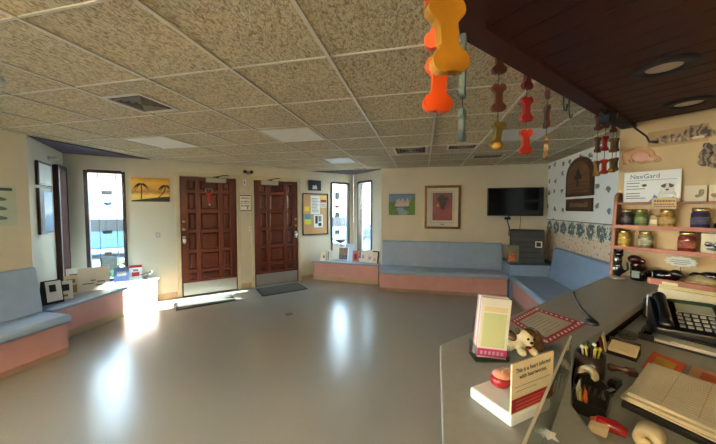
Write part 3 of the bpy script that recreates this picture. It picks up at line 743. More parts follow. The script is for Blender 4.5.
MB().box(-.09, .09, -.004, 0, 0, .36).build('cover', mat('pale_blue_print', (176, 190, 208), .5, .15, 20), t, rot=(R(-7), 0, 0)); MB().box(-.03, .03, 0, .003, 0, .24).build('stand', M['white'], t, rot=(R(14), 0, 0), loc=(0, .1, .002))

# ------------------------------------------------------------------ floor things
def floor_mat(label, pts, m):
    c = Vector((sum(p[0] for p in pts)/4, sum(p[1] for p in pts)/4))
    t = thing('door_mat', label, 'mat', (c.x, c.y, 0))
    L = [(p[0]-c.x, p[1]-c.y) for p in pts]
    MB().prism(L, .0015, .010).build('border', M['blackmatt'], t, bevel=.003)
    MB().prism([(x*.93, y*.93) for x, y in L], .0101, .013).build('pile', m, t)
floor_mat('grey door mat in front of the left door', [(-4.05, 4.02), (-3.47, 4.68), (-3.14, 4.36), (-3.72, 3.70)], M['mat'])
floor_mat('grey door mat in front of the right door', [(-3.20, 5.07), (-2.63, 5.72), (-2.20, 5.30), (-2.80, 4.66)], M['mat'])
t = thing('floor_drain', 'small round metal cleanout cap set in the floor', 'drain', (-1.955, 3.971, 0))
MB().lathe([(.06, 0), (.06, .003), (.05, .004), (0, .004)], n=20).build('rim', M['darkframe'], t)
b = MB(); b.cbox((0, 0, .0045), (.08, .008, .002)); b.build('slot', M['greyink'], t)

# ------------------------------------------------------------------ ceiling things
def vent(label, x0, x1, y0, y1, diffuse=True):
    t = thing('ceiling_vent', label, 'vent', ((x0+x1)/2, (y0+y1)/2, CZ))
    w, d = (x1-x0)/2, (y1-y0)/2; k = .03
    b = MB(); b.box(-w, w, -d, -d+k, -.014, -.0095); b.box(-w, w, d-k, d, -.014, -.0095); b.box(-w, -w+k, -d+k, d-k, -.014, -.0095); b.box(w-k, w, -d+k, d-k, -.014, -.0095)
    b.build('frame', M['ventwhite'], t)
    MB().box(-w+k, w-k, -d+k, d-k, -.004, -.001).build('duct', M['ventdark'], t)
    n = 4
    for i in range(1, n+1):
        f = 1-i/(n+.6); a, c = (w-k)*f, (d-k)*f
        s = MB()
        for q in ((-a, a, -c, -c+.006), (-a, a, c-.006, c)): s.box(q[0], q[1], q[2], q[3], -.016, -.004)
        for q in ((-a, -a+.006, -c, c), (a-.006, a, -c, c)): s.box(q[0], q[1], q[2], q[3], -.016, -.004)
        s.build('louvre', mat('louvre_grey', (128, 116, 98), .6, .1), t)
    return t
vent('square louvred air vent with pale frame, nearest in the ceiling', -2.36, -1.99, 1.72, 2.09)
vent('small louvred air vent in the ceiling left of the hanging bones', -.42, .05, 4.0, 4.5)
vent('dark air vent in the ceiling near the corner above the television', .75, 1.22, 4.82, 5.15)
vent('pale air vent in the ceiling behind the hanging bones', .30, .70, 4.0, 4.3)
def lightpanel(label, x0, x1, y0, y1, lit=0):
    t = thing('ceiling_light', label, 'ceiling light', ((x0+x1)/2, (y0+y1)/2, CZ))
    w, d = (x1-x0)/2, (y1-y0)/2; k = .018
    b = MB(); b.box(-w, w, -d, -d+k, -.013, -.0095); b.box(-w, w, d-k, d, -.013, -.0095); b.box(-w, -w+k, -d+k, d-k, -.013, -.0095); b.box(w-k, w, -d+k, d-k, -.013, -.0095)
    b.build('frame', M['ventwhite'], t)
    MB().box(-w+k, w-k, -d+k, d-k, -.012, -.0095).build('diffuser', lit or M['diffuser'], t)
    return t
gx = lambda j: ox+.61*j
gy = lambda i: oy+.61*i
lightpanel('unlit ceiling light panel near the left alcove', gx(-3)+.07, gx(-2)+.05, gy(3), gy(4)-.02)
lightpanel('unlit ceiling light panel above the left of the floor drain', gx(0)+.02, gx(1)-.02, gy(3)+.02, gy(4)-.02)
lightpanel('large unlit ceiling light panel behind the hanging bones on the right', gx(4)+.1, gx(5)+.02, gy(4)-.05, gy(5)-.1)
lightpanel('small cream unlit ceiling panel near the right alcove', gx(0)+.1, gx(1)-.05, gy(6), gy(7)-.1)
t = thing('smoke_detector', 'round pale smoke detector on the ceiling at the far left', 'smoke detector', (-2.70, 1.33, CZ))
MB().lathe([(0, -.045), (.045, -.043), (.06, -.03), (.065, -.008), (.065, -.001)], n=24).build('housing', M['ventwhite'], t)
MB().lathe([(.03, -.047), (.034, -.044), (.03, -.041)], n=20).build('grille_ring', M['greyink'], t)

# ------------------------------------------------------------------ wooden soffit over the counter
SP = [(1.53, 2.72), (.123, 1.133), (.03, .60), (-.02, -.2), (.0, -1.2), (2.3, -1.2), (3.35, .75)]
struct(MB().prism([(.15, .5), (.2, 1.11), (1.56, 2.62), (3.3, .85), (2.3, -1.15), (.05, -1.15), (.05, -.2)], 2.25, CZ-.02).build('trim_4', M['blackmatt']))
# planks run parallel to the shelf wall
def clip(poly, n, d0, d1):
    def cut(ps, n, d, sgn):
        out = []
        for i in range(len(ps)):
            a, b = Vector(ps[i]), Vector(ps[(i+1) % len(ps)]); fa = (a.dot(n)-d)*sgn; fb = (b.dot(n)-d)*sgn
            if fa >= 0: out.append(tuple(a))
            if (fa < 0) != (fb < 0): t_ = fa/(fa-fb); out.append(tuple(a+(b-a)*t_))
        return out
    p = cut(poly, n, d0, 1)
    return cut(p, n, d1, -1) if len(p) > 2 else p
nrm = Vector((SQ, SQ)); soff = MB()
dd = -1.0
inner = [(1.53, 2.60), (.19, 1.10), (.09, .58), (.04, -.2), (.06, -1.15), (2.3, -1.15), (3.3, .8)]
while dd < 3.0:
    pl = clip(inner, nrm, dd+.003, dd+.127)
    if len(pl) > 2: soff.prism(pl, 2.222, 2.249)
    dd += .13
struct(soff.build('trim_5', M['soffit'], bevel=.004))
# trim board along the outer edge
def offset_strip(pts, w, z0, z1):
    b = MB()
    V2 = [Vector(p) for p in pts]; outp = []; inp = []
    for i, p in enumerate(V2):
        t0 = (V2[i]-V2[i-1]).normalized() if i else None; t1 = (V2[i+1]-V2[i]).normalized() if i < len(V2)-1 else None
        t_ = (t0 or t1) if not (t0 and t1) else (t0+t1).normalized()
        n_ = Vector((t_.y, -t_.x)); k = 1.0
        if t0 and t1: k = 1/max(.4, n_.dot(Vector((t0.y, -t0.x))))
        outp.append(tuple(p)); inp.append(tuple(p-n_*w*k))
    for i in range(len(V2)-1): b.prism([outp[i], outp[i+1], inp[i+1], inp[i]], z0, z1)
    return b
struct(offset_strip(SP[:5], .085, 2.20, CZ-.006).build('trim_6', M['soffittrim']))
def can(label, x, y):
    t = thing('recessed_light', label, 'recessed light', (x, y, 2.222))
    MB().lathe([(.066, -.004), (.066, -.012), (.10, -.012), (.112, -.006), (.112, -.0005), (.066, -.0005)], n=32).build('trim_ring', M['blackmatt'], t)
    MB().lathe([(0, -.006), (.060, -.006), (.064, -.002), (.0, -.002)], n=28).build('lens', mat('can_lens', (190, 176, 156), .4, .05), t)
can('unlit recessed light in the wooden ceiling, nearer and larger one', 1.045, 1.60)
can('unlit recessed light in the wooden ceiling, farther one by the shelf wall', 1.545, 2.165)

# security box and cable on the soffit edge
t = thing('corner_box', 'black box fixed under the wooden ceiling edge above the hanging bones', 'box', (1.125, 2.205, 2.20), R(48))
MB().box(-.055, .055, -.05, .008, -.075, -.001).build('housing', M['blackmatt'], t, bevel=.006)
b = MB(); b.tube([(-.10, -.02, -.003), (-.07, -.03, -.02), (-.03, -.03, -.015)], .01); b.tube([(.03, -.06, -.003), (.07, -.05, -.03), (.10, -.03, -.003)], .008); b.build('wire_bundle', M['black'], t)
t = thing('ceiling_cable', 'black cable drooping from the wooden ceiling to the cat picture', 'cable', (0, 0, 0))
MB().tube([(1.44, 2.50, 2.199), (1.50, 2.515, 2.155), (1.55, 2.50, 2.10), (1.595, 2.545, 2.07), (1.635, 2.545, 2.066)], .0065).build('cord', M['black'], t)
MB().ell((1.638, 2.545, 2.066), (.016, .012, .01)).build('plug', M['black'], t)
for k, (x, y, l) in enumerate(((.745, 1.83, .075), (.795, 1.885, .10))):
    b = MB(); b.tube([(0, 0, -.001), (.0, 0, -l*.6), (.008, .006, -l), (.022, .018, -l), (.028, .022, -l*.5 if k == 0 else -l*.78)], .0045)
    tag(b.build('hook', M['black'], None, loc=(x, y, 2.20)), ['empty black hook under the wooden edge, left of the pair', 'longer black hook under the wooden edge, right of the pair'][k], 'hook')

# ------------------------------------------------------------------ bone garlands
def bone_outline(L, sh, r):
    pts = []
    cx, cz = r*.78, L/2-r
    for a in range(150, -71, -20): pts.append((cx+r*math.cos(R(a)), cz+r*math.sin(R(a))))
    q = [(sh/2, cz-r*1.4)]
    top = [(0, L/2-r*.55)]
    right = top+pts+q
    low = [(x, -z) for x, z in reversed(right)]
    full = right+low
    left = [(-x, z) for x, z in reversed(full)][1:-1]
    return full+left
def bone_mesh(L, wid, th):
    r = wid*.29
    pts = bone_outline(L, wid*.5, r)
    b = MB().prism(pts, -th/2, th/2, axis='y', smooth=False)
    return b
BM = {}
def bone(parent, z, L, wid, m, rot, th=.018, y=0, x=0, tilt=0):
    key = (L, wid, th, m.name)
    if key not in BM:
        o = bone_mesh(L, wid, th).build('bone', m, parent, bevel=.004)
        BM[key] = o
    else:
        o = BM[key].copy(); C.objects.link(o); o.parent = parent
    o.location = (x, y, z); o.rotation_euler = (0, tilt, rot)
    return o
def garland(label, x, y, items, ztop=2.2, rot=R(12.65), out=.022):
    # hangs just outside the edge board, from a cord pinned to its outer face
    ox_, oy_ = -.753*out, .658*out
    if out: x += .030; y += .014
    t = thing('bone_garland', label, 'garland', (x+ox_, y+oy_, ztop), 0, 'bone garlands along the wooden edge')
    zmin = min(i[0] for i in items)
    MB().tube([(-ox_*.6, -oy_*.6, .07), (0, 0, .06), (0, 0, zmin-ztop)] if out else [(0, 0, -.0005), (0, 0, zmin-ztop)], .0018, 6).build('string', M['ink'], t)
    for it in items:
        z, L, w, m, ra = it[:5]
        bone(t, z-ztop, L, w, m, rot+R(ra), tilt=R(it[5]) if len(it) > 5 else 0)
    return t
by = mat('bone_yellow', (150, 104, 26), .22, .12, 12, coat=.4); bo = mat('bone_orange', (206, 72, 6), .4, .06); bt = mat('bone_teal', (88, 104, 94), .5, .08)
bb = mat('bone_brown', (82, 40, 24), .4, .15); bv = mat('bone_olive', (100, 80, 28), .3, .2, coat=.3); br = mat('bone_red', (150, 22, 20), .4, .08); bro = mat('bone_redorange', (168, 38, 18), .4, .08)
btan = mat('bone_tan', (126, 88, 42), .4, .12); bdr = mat('bone_darkred', (96, 20, 18), .4, .1)
LB, WB = .115, .058
garland('yellow bone garland nearest the viewer at the left end', .036, .52, [(1.872, .122, .066, by, 12, -6), (2.03, .122, .066, by, 0)], out=0)
garland('orange bone garland just behind the yellow one', .030, .67, [(1.855, .118, .062, bo, 0, 4), (1.99, .118, .062, bo, -15)], out=0)
garland('pale teal bone garland seen edge-on', .120, 1.09, [(1.885, LB, WB, bt, 58), (2.04, LB, WB, bt, 62), (2.19, LB, WB, bt, 62)])
garland('brown and olive bone garland hanging under the edge', .29, 1.315, [(1.895, LB, WB, bv, 10, 8), (2.05, LB, WB, bb, 0), (2.205, LB, WB, bb, 0)])
garland('red bone garland between the brown and tan ones', .455, 1.50, [(1.90, LB, WB, bro, 0), (2.05, LB, WB, br, 10), (2.20, LB, WB, bdr, 20)])
garland('tan bone garland seen nearly edge-on by the hooks', .605, 1.675, [(1.90, LB, WB, btan, 60), (2.06, LB, WB, bb, 74), (2.21, LB, WB, bb, 50)])
LS, WS = .105, .046
garland('brown bone garland left of the triple by the black box', 1.145, 2.292, [(1.86, LS, WS, btan, 15), (2.02, LS, WS, bb, 20), (2.17, LS, WS, bb, 0)])
garland('bright red bone garland right of the black box', 1.25, 2.41, [(1.885, LS, WS, bro, -5), (2.05, LS, WS, br, 0), (2.21, LS, WS, bdr, 0)])
garland('olive bone garland with a yellow end, by the wallpaper', 1.375, 2.552, [(1.91, LS, WS, bv, 0), (2.06, LS, WS, btan, 0), (2.21, LS, WS, bb, 0)])
garland('last dark bone garland at the wall end seen edge-on', 1.45, 2.645, [(1.93, LS, WS, bb, 75), (2.08, LS, WS, bb, 75)])
MB().ell((-.006, -.012, 1.848-2.2), (.024, .012, .016)).build('yellow_tip', by, [o for o in C.objects if o.get('label', '').startswith('brown and olive')][0])
MB().ell((-.012, -.012, 1.875-2.2), (.02, .012, .018)).build('yellow_tip', by, [o for o in C.objects if o.get('label', '').startswith('olive bone')][0])

# ------------------------------------------------------------------ reception counter
outer = [(1.485, 2.68), (.067, 1.117), (.03, .25)]
innr = [(.386, .25), (.386, .846), (.466, 1.03), (.548, 1.19), (1.392, 2.108), (1.86, 1.64), (2.19, 1.99)]
top_poly = outer+innr
t = thing('reception_counter', 'raised grey reception counter running to the shelf wall', 'counter', (0, 0, 0))
MB().prism(top_poly, 1.035, 1.07).build('counter_top', M['counter'], t, bevel=.004)
MB().prism([(1.455, 2.645), (.10, 1.10), (.07, .28), (.33, .28), (.332, .85), (.425, 1.045), (.53, 1.215), (1.39, 2.14), (1.86, 1.67), (2.15, 1.97)], 0, 1.034).build('counter_body', M['brownpanel'], t)
t = thing('staff_desk', 'lower grey staff desk behind the raised counter', 'desk', (0, 0, 0))
MB().prism([(.39, .28), (.39, .85), (.469, 1.03), (.551, 1.192), (1.392, 2.118), (1.87, 1.64), (1.35, 1.05), (.95, .55), (.62, .28)], .965, 1.0).build('desk_top', M['desk'], t, bevel=.003)
MB().prism([(.40, .32), (.40, .84), (.482, 1.02), (.57, 1.185), (1.395, 2.09), (1.82, 1.66), (1.3, 1.1), (.9, .62), (.6, .32)], 0, .964).build('desk_cabinet', M['brownpanel'], t)

# acrylic guard
t = thing('acrylic_screen', 'low clear acrylic screen standing on the counter edge', 'screen', (.498, .704, 1.07), 0)
dx, dy = .5, .866
def sheet(s0, s1, z0, z1, th=.005):
    nx, ny = -dy, dx
    return [(dx*s0-nx*th/2, dy*s0-ny*th/2), (dx*s1-nx*th/2, dy*s1-ny*th/2), (dx*s1+nx*th/2, dy*s1+ny*th/2), (dx*s0+nx*th/2, dy*s0+ny*th/2)]
t.location = (.343, .822, 1.0705)
MB().prism(sheet(-.36, .22, 0, 0), 0.0, .115).build('panel', M['acrylic'], t)
MB().prism(sheet(-.36, .22, 0, 0), .1152, .119).build('polished_edge', M['acredge'], t)

# brochure holder
t = thing('brochure_holder', 'clear stand of tall pink and green brochures at the counter end', 'brochure holder', (.222, 1.068, 1.07), R(12))
lean = R(-4); roll = R(6.5)
b = MB(); b.box(-.056, .056, -.045, .025, 0, .003); b.box(-.056, -.053, -.045, .02, .003, .055); b.box(.053, .056, -.045, .02, .003, .055); b.box(-.056, .056, -.047, -.044, .003, .020)
b.build('clear_tray', M['acrylic'], t)
for k in range(4):
    br_ = MB().box(-.05, .05, -.004, 0, 0, .20).build('brochure', [M['white'], M['lilac'], M['white'], M['lilac']][k], t, rot=(lean, roll, 0), loc=(-.002*k, -.030+.006*k, .010+.002*k))
    if k == 0:
        MB().box(-.039, .039, -.0048, -.004, .036, .15).build('mint_panel', M['mint'], br_)
        MB().box(-.039, .039, -.0048, -.004, .155, .172).build('faint_heading', M['cream'], br_)
        MB().box(-.05, .05, -.0048, -.004, .004, .03).build('pink_band', M['pinkprint'], br_)
        z = MB()
        for i in range(6): z.box(-.04+i*.014, -.032+i*.014, -.0056, -.0048, .011, .022)
        z.build('band_lettering', M['lilac'], br_)
MB().box(-.058, .058, 0, .003, 0, .12).build('back_plate', M['acrylic'], t, rot=(lean, roll, 0), loc=(0, .003, .012))

# red-bordered flyer lying on the counter
P4 = [Vector((.395, 1.435)), Vector((.570, 1.655)), Vector((.72, 1.47)), Vector((.455, 1.195))]
c4 = sum(P4, Vector((0, 0)))/4
t = thing('counter_flyer', 'white flyer with red dashed border lying flat on the counter', 'flyer', (c4.x, c4.y, 1.07))
Lq = [p-c4 for p in P4]
MB().prism([tuple(p) for p in Lq], .0005, .0012).build('red_border', M['red'], t)
def q(u, v): return (Lq[3]*(1-u)+Lq[2]*u)*(1-v)+(Lq[0]*(1-u)+Lq[1]*u)*v
MB().prism([tuple(q(.15, .16)), tuple(q(.85, .16)), tuple(q(.85, .84)), tuple(q(.15, .84))], .0013, .0017).build('sheet', mat('flyer_grey', (190, 182, 160), .5, .06), t)
b = MB()
for i in range(11):
    u = .05+.09*i
    for vv in (.075, .925):
        b.prism([tuple(q(u, vv-.028)), tuple(q(u+.04, vv-.028)), tuple(q(u+.055, vv+.028)), tuple(q(u+.015, vv+.028))], .0013, .0018)
for i in range(9):
    v = .08+.1*i
    for uu in (.07, .93):
        b.prism([tuple(q(uu-.02, v)), tuple(q(uu+.02, v+.015)), tuple(q(uu+.02, v+.06)), tuple(q(uu-.02, v+.045))], .0013, .0018)
b.build('border_dashes', M['white'], t)
b = MB()
for i in range(7):
    v = .26+.08*i
    b.prism([tuple(q(.24, v)), tuple(q(.24+random.uniform(.35, .52), v)), tuple(q(.7, v+.012)), tuple(q(.24, v+.012))], .0018, .0021)
b.build('text_lines', M['greyink'], t)

# bulldog figurine
t = thing('dog_figurine', 'glossy white and brown dog figurine on the counter behind the heart sign', 'figurine', (.352, 1.14, 1.07), R(15))
b = MB()
b.ell((-.005, .005, .032), (.052, .034, .030)); b.ell((-.045, -.004, .022), (.018, .016, .022)); b.ell((.0, -.022, .058), (.028, .026, .026)); b.ell((-.022, -.04, .014), (.013, .022, .014)); b.ell((.02, -.04, .014), (.013, .022, .014)); b.ell((.0, -.044, .048), (.018, .014, .013))
b.build('dog_body', M['bulldogwhite'], t, remesh=.004)
b = MB(); b.ell((.034, -.004, .048), (.036, .038, .037)); b.ell((.016, -.022, .074), (.022, .022, .016)); b.ell((-.034, .008, .05), (.02, .03, .02)); b.ell((.05, -.02, .026), (.02, .024, .024)); b.build('brown_patch', M['bulldogbrown'], t, remesh=.004)
b = MB(); b.ell((-.024, -.018, .078), (.01, .007, .014), (0, -.5, 0)); b.build('ear', M['bulldogbrown'], t)
b = MB(); b.ell((-.01, -.056, .066), (.0045, .003, .0045)); b.ell((.012, -.056, .066), (.0045, .003, .0045)); b.ell((0, -.06, .054), (.007, .004, .005)); b.build('eyes_and_nose', M['gloss_black'], t)
MB().ell((-.008, -.055, .036), (.012, .006, .005)).build('tongue', M['redgloss'], t)

# heartworm display
t = thing('heart_display', 'white base with heart model and printed card on the counter', 'display', (.218, .818, 1.07), R(38))
# local x runs along the card
MB().prism([(-.07, -.07), (.082, -.07), (.082, .056), (-.07, .056)], .0, .03).build('display_base', M['white'], t, bevel=.006)
c = MB().box(-.07, .086, -.062, -.058, 0, .122).build('sign_card', M['cream'], t, loc=(0, -.007, .0305))
MB().box(-.07, .086, -.0628, -.062, .004, .036).build('red_band', M['red'], c)
txt('lettering', 'This is a heart infected\nwith heartworms.', .0155, M['ink'], c, (.008, -.0623, .094), spacing=1.05, xs=.92, extrude=.0003)
b = MB(); b.box(-.06, .074, -.0625, -.062, .063, .0642); b.box(-.055, .02, -.0625, -.062, .052, .0532); b.build('rule_lines', M['greyink'], c)
z = MB()
for i, w in enumerate((.10, .09, .105)): z.box(-.055, -.055+w, -.0634, -.0628, .010+i*.009, .012+i*.009)
z.build('small_print', mat('faded_red', (206, 110, 96), .5, .1), c)
b = MB(); b.ell((.004, .018, .051), (.032, .028, .021), (0, .15, .3)); b.ell((.032, .022, .05), (.03, .026, .02)); b.build('heart_model', M['redgloss'], t, remesh=.004)
b = MB(); b.ell((.006, .017, .064), (.027, .023, .014), (0, .15, .3)); b.ell((.032, .022, .062), (.024, .02, .012)); b.build('heart_section', M['skinpink'], t)
b = MB()
for k in range(5): b.tube([(-.010+.008*k, .008, .074), (-.004+.008*k, .014, .0785), (.002+.007*k, .02, .075)], .0018, 6)
b.build('worm_strands', M['cream'], t)

# counter pen on a base
t = thing('counter_pen', 'black pen on a cord leaning from its flat base on the counter', 'pen', (.74, 1.475, 1.07), 0)
MB().lathe([(.027, 0), (.028, .006), (.022, .016), (.010, .024), (.0, .025)], n=24).build('base', M['black'], t)
MB().tube([(0, 0, .018), (-.016, .012, .035), (-.032, .035, .062), (-.042, .055, .095), (-.046, .065, .125)], [.012, .010, .008, .006, .0045]).build('pen_barrel', M['black'], t)
MB().ell((-.004, .004, .02), (.012, .012, .012)).build('socket', M['black'], t)

# white star clip
t = thing('paper_scrap', 'small white torn paper scrap lying on the near counter corner', 'paper', (.285, .718, 1.07), .3)
st = []
for i in range(10): a = 2*PI*i/10; rr = .017 if i % 2 == 0 else .009; st.append((rr*math.cos(a), rr*math.sin(a)*1.4))
MB().prism(st, .0008, .003).build('scrap', M['white'], t)

# ------------------------------------------------------------------ things on the staff desk
DZ = 1.0
t = thing('pen_cup', 'dark round pen cup full of pens on the staff desk', 'pen cup', (.572, 1.138, DZ)); t.scale = (0.76, 0.76, 0.76)
MB().lathe([(.045, 0), (.052, .01), (.055, .11), (.049, .11), (.047, .012), (0, .012)], n=24).build('cup', mat('cup_dark', (36, 22, 18), .3, .2), t)
for k, (x, y, c, l) in enumerate(((-.02, 0, 'yellow', .135), (.012, -.015, 'yellow', .14), (-.005, .02, 'teal', .15), (.02, .015, 'white', .145), (-.028, .018, 'white', .13), (-.01, -.028, 'black', .15), (.03, -.01, 'lime', .138))):
    o = MB().tube([(x*.5, y*.5, .013), (x, y, l)], .0042, 8).build('pen', M[c], t)
    MB().ell((x, y, l), (.008, .008, .009)).build('pen_cap', M[c], o)
t = thing('tape_dispenser', 'black tape dispenser with cream roll in front of the pen cup', 'tape dispenser', (.540, 1.052, DZ), R(-57)); t.scale = (0.8, 0.8, 0.8)
MB().prism([(-.055, 0), (.055, 0), (.062, .035), (.035, .03), (.01, .045), (-.02, .06), (-.048, .05), (-.058, .02)], -.028, .028, axis='y').build('body', M['black'], t, bevel=.005)
MB().lathe([(.018, -.012), (.034, -.012), (.034, .012), (.018, .012), (.018, -.012)], n=24).build('tape_roll', M['cream'], t, loc=(-.022, 0, .055), rot=(R(90), 0, 0))
MB().box(.052, .066, -.02, .02, .03, .038).build('cutter', M['chrome'], t)
t = thing('stapler', 'black stapler lying right of the tape dispenser', 'stapler', (.614, 1.082, DZ), R(47)); t.scale = (0.75, 0.75, 0.75)
MB().box(-.05, .055, -.015, .015, 0, .012).build('base', M['black'], t, bevel=.004)
MB().prism([(-.048, .018), (.05, .014), (.055, .026), (-.02, .045), (-.05, .04)], -.014, .014, axis='y').build('arm', M['black'], t, bevel=.005)
MB().box(-.045, .045, -.008, .008, .012, .019).build('magazine', M['chrome'], t)
t = thing('desk_organizer', 'black desk organizer tray of cards by the acrylic screen', 'organizer', (.488, .956, DZ), R(57)); t.scale = (0.74, 0.74, 0.74)
b = MB(); b.box(-.075, .075, -.05, .05, 0, .006); b.box(-.075, .075, -.05, -.046, .006, .035); b.box(-.075, .075, .046, .05, .006, .075); b.box(-.075, -.071, -.046, .046, .006, .05); b.box(.071, .075, -.046, .046, .006, .05); b.box(-.001, .003, -.046, .046, .006, .05)
b.build('tray', M['black'], t)
b = MB()
for i in range(4): b.cbox((.038, -.03+.02*i, .032), (.06, .006, .045), (R(-15), 0, 0))
b.build('dividers', mat('divider_dark', (36, 34, 40), .35, .2), t)
b = MB().cbox((-.02, .040, .06), (.075, .003, .06), (R(-8), 0, 0)); b.build('white_card', M['white'], t)
MB().cbox((-.045, .030, .052), (.05, .003, .05), (R(-8), R(12), 0)).build('yellow_card', M['yellow'], t)
MB().cbox((-.02, .018, .045), (.05, .003, .05), (R(-8), R(-30), 0)).build('orange_card', M['orange'], t)

t = thing('card_holder', 'cream card block in a dark clear holder on the staff desk', 'card holder', (.785, 1.345, DZ), R(-40)); t.scale = (0.88, 0.88, 0.88)
MB().box(-.055, .055, -.04, .045, 0, .004).build('tray', M['black'], t)
MB().cbox((.004, 0, .030), (.096, .075, .014), (R(16), 0, 0)).build('card_stack', M['cream'], t, bevel=.002)
MB().cbox((-.062, -.01, .04), (.004, .07, .075), (0, R(-12), R(8))).build('side_card', M['cream'], t)
b = MB(); b.box(-.055, .055, .041, .045, .004, .055); b.build('back_plate', mat('holder_smoke', (70, 58, 52), .15, .2), t)
MB().cbox((-.070, -.03, .03), (.004, .03, .06), (0, R(-10), 0)).build('red_tab', M['red'], t)
t = thing('stamp_handle', 'dark brown wooden stamp lying by the card holder', 'stamp', (.692, 1.188, DZ), R(-15)); t.scale = (0.85, 0.85, 0.85)
MB().lathe([(.012, 0), (.017, .012), (.011, .03), (.009, .05), (.014, .06), (.013, .075), (0, .08)], n=16).build('grip', mat('stamp_brown', (70, 36, 24), .3, .2, coat=.3), t, loc=(-.045, 0, .017), rot=(0, R(90), 0))
MB().box(.02, .05, -.018, .018, .001, .026).build('block', MATS['stamp_brown'], t, bevel=.003)

def flatcard(label, pts, m, m2, z=DZ, h=.006):
    c = Vector((sum(p[0] for p in pts)/4, sum(p[1] for p in pts)/4)); L = [Vector(p)-c for p in pts]
    t = thing('note_card', label, 'card', (c.x, c.y, z))
    MB().prism([tuple(p) for p in L], .0005, h).build('card', m, t)
    if m2: MB().prism([tuple(p*.58) for p in L], h, h+.001).build('print_panel', m2, t)
    return t
flatcard('orange card with yellow panel on the staff desk', [(.918, 1.392), (.962, 1.298), (.842, 1.175), (.788, 1.243)], M['orange'], mat('mustard', (206, 160, 50), .5, .1))
flatcard('second orange card with cream margin at the right edge of the desk', [(.976, 1.292), (1.06, 1.195), (.947, 1.077), (.86, 1.165)], mat('peach_card', (222, 170, 130), .5, .05), M['orange'])

# ledger on a binder
Q = [Vector((.79, 1.205)), Vector((.945, 1.03)), Vector((.73, .80)), Vector((.580, .982))]
cq = sum(Q, Vector((0, 0)))/4; L = [p-cq for p in Q]
t = thing('ledger_binder', 'black binder under a thick pile of loose printed sheets', 'binder', (cq.x, cq.y, DZ))
MB().prism([tuple(p*1.03) for p in L], .0005, .018).build('cover', M['black'], t, bevel=.003)
for k in range(6):
    s = .98-.012*k; sh = Vector((random.uniform(-.008, .008), random.uniform(-.008, .008)))
    a = R(random.uniform(-2.5, 2.5)); rot = Matrix.Rotation(a, 2)
    MB().prism([tuple(rot @ (p*s)+sh) for p in L], .0185+.005*k, .0225+.005*k).build('sheet_pile', mat('page%d' % (k % 3), (222-6*k, 210-5*k, 182-4*k), .7, .07, 12), t)
b = MB()
def qq(u, v): return (L[3]*(1-u)+L[2]*u)*(1-v)+(L[0]*(1-u)+L[1]*u)*v
zt = .0485
for i in range(16):
    v = .08+.055*i
    b.prism([tuple(qq(.06, v)*.9), tuple(qq(.95-random.random()*.2, v)*.9), tuple(qq(.94, v+.012)*.9), tuple(qq(.06, v+.012)*.9)], zt-.0008, zt)
for u in (.3, .62): b.prism([tuple(qq(u, .03)*.9), tuple(qq(u+.01, .03)*.9), tuple(qq(u+.01, .97)*.9), tuple(qq(u, .97)*.9)], zt-.0008, zt)
b.build('ruled_print', mat('print_faint', (186, 172, 146), .7, .1), t)

# letter tray with papers, phone on top
t = thing('letter_tray', 'black letter tray with papers under the telephone', 'letter tray', (1.15, 1.535, DZ), R(-42)); t.scale = (0.93, 0.93, 0.93)
b = MB(); b.box(-.155, .19, -.15, .15, .001, .006); b.box(-.155, .19, .146, .15, .006, .032); b.box(-.155, -.151, -.15, .146, .006, .032); b.box(.186, .19, -.15, .146, .006, .032); b.box(-.155, -.10, -.15, -.146, .006, .03); b.box(.10, .19, -.15, -.146, .006, .03)
b.build('lower_tray', M['black'], t)
b = MB(); b.box(-.155, .19, -.10, .15, .032, .038); b.build('upper_tray', M['black'], t)
b = MB(); b.cbox((-.0, -.05, .0125), (.24, .18, .010), (0, 0, .05)); b.cbox((.05, -.06, .021), (.18, .17, .006), (0, 0, -.1)); b.build('papers', M['offwhite'], t)
for x in (-.148, .184):
    MB().tube([(x, -.095, .036), (x, -.14, .03), (x, -.15, .008)], .006).build('support', M['chrome'], t)
t = thing('desk_telephone', 'black desk telephone with grey display and keypad on the letter tray', 'telephone', (1.145, 1.55, DZ+.0362), R(-24)); t.scale = (0.93, 0.93, 0.93)
MB().prism([(-.10, 0), (.12, 0), (.12, .125), (.10, .13), (-.10, .03)], -.12, .125, axis='x').build('phone_body', M['black'], t, bevel=.005)
sl = math.atan2(.10, .20)
def onslope(y, lift=.002): return .03+(y+.10)*math.tan(sl)+lift
h = MB(); h.tube([(-.085, -.085, onslope(-.085, .022)), (-.085, 0, onslope(0, .034)), (-.085, .085, onslope(.085, .024))], [.023, .02, .023], 12)
h.ell((-.085, -.085, onslope(-.085, .014)), (.028, .028, .02)); h.ell((-.085, .085, onslope(.085, .016)), (.028, .028, .02))
h.build('handset', M['black'], t, remesh=.005)
MB().cbox((.028, .046, onslope(.046)), (.125, .06, .004), (sl, 0, 0)).build('display', mat('lcd', (138, 140, 124), .2, .05), t)
MB().cbox((.025, .09, onslope(.09, .001)), (.15, .022, .003), (sl, 0, 0)).build('green_label', mat('green_label', (58, 84, 44), .5, .1), t)
for r_ in range(4):
    for c_ in range(5):
        MB().cbox((-.030+c_*.026, .002-r_*.024, onslope(.002-r_*.024, .003)), (.017, .013, .006), (sl, 0, 0)).build('key', mat('key_grey', (150, 146, 136), .4, .1), t)
pts = [(-.12, -.06, .03)]
for i in range(40):
    a = i*1.25; pts.append((-.128-.006*math.cos(a), -.06+.0028*i, .010+.006*math.sin(a)))
MB().tube(pts, .0028, 6).build('coiled_cord', M['black'], t)
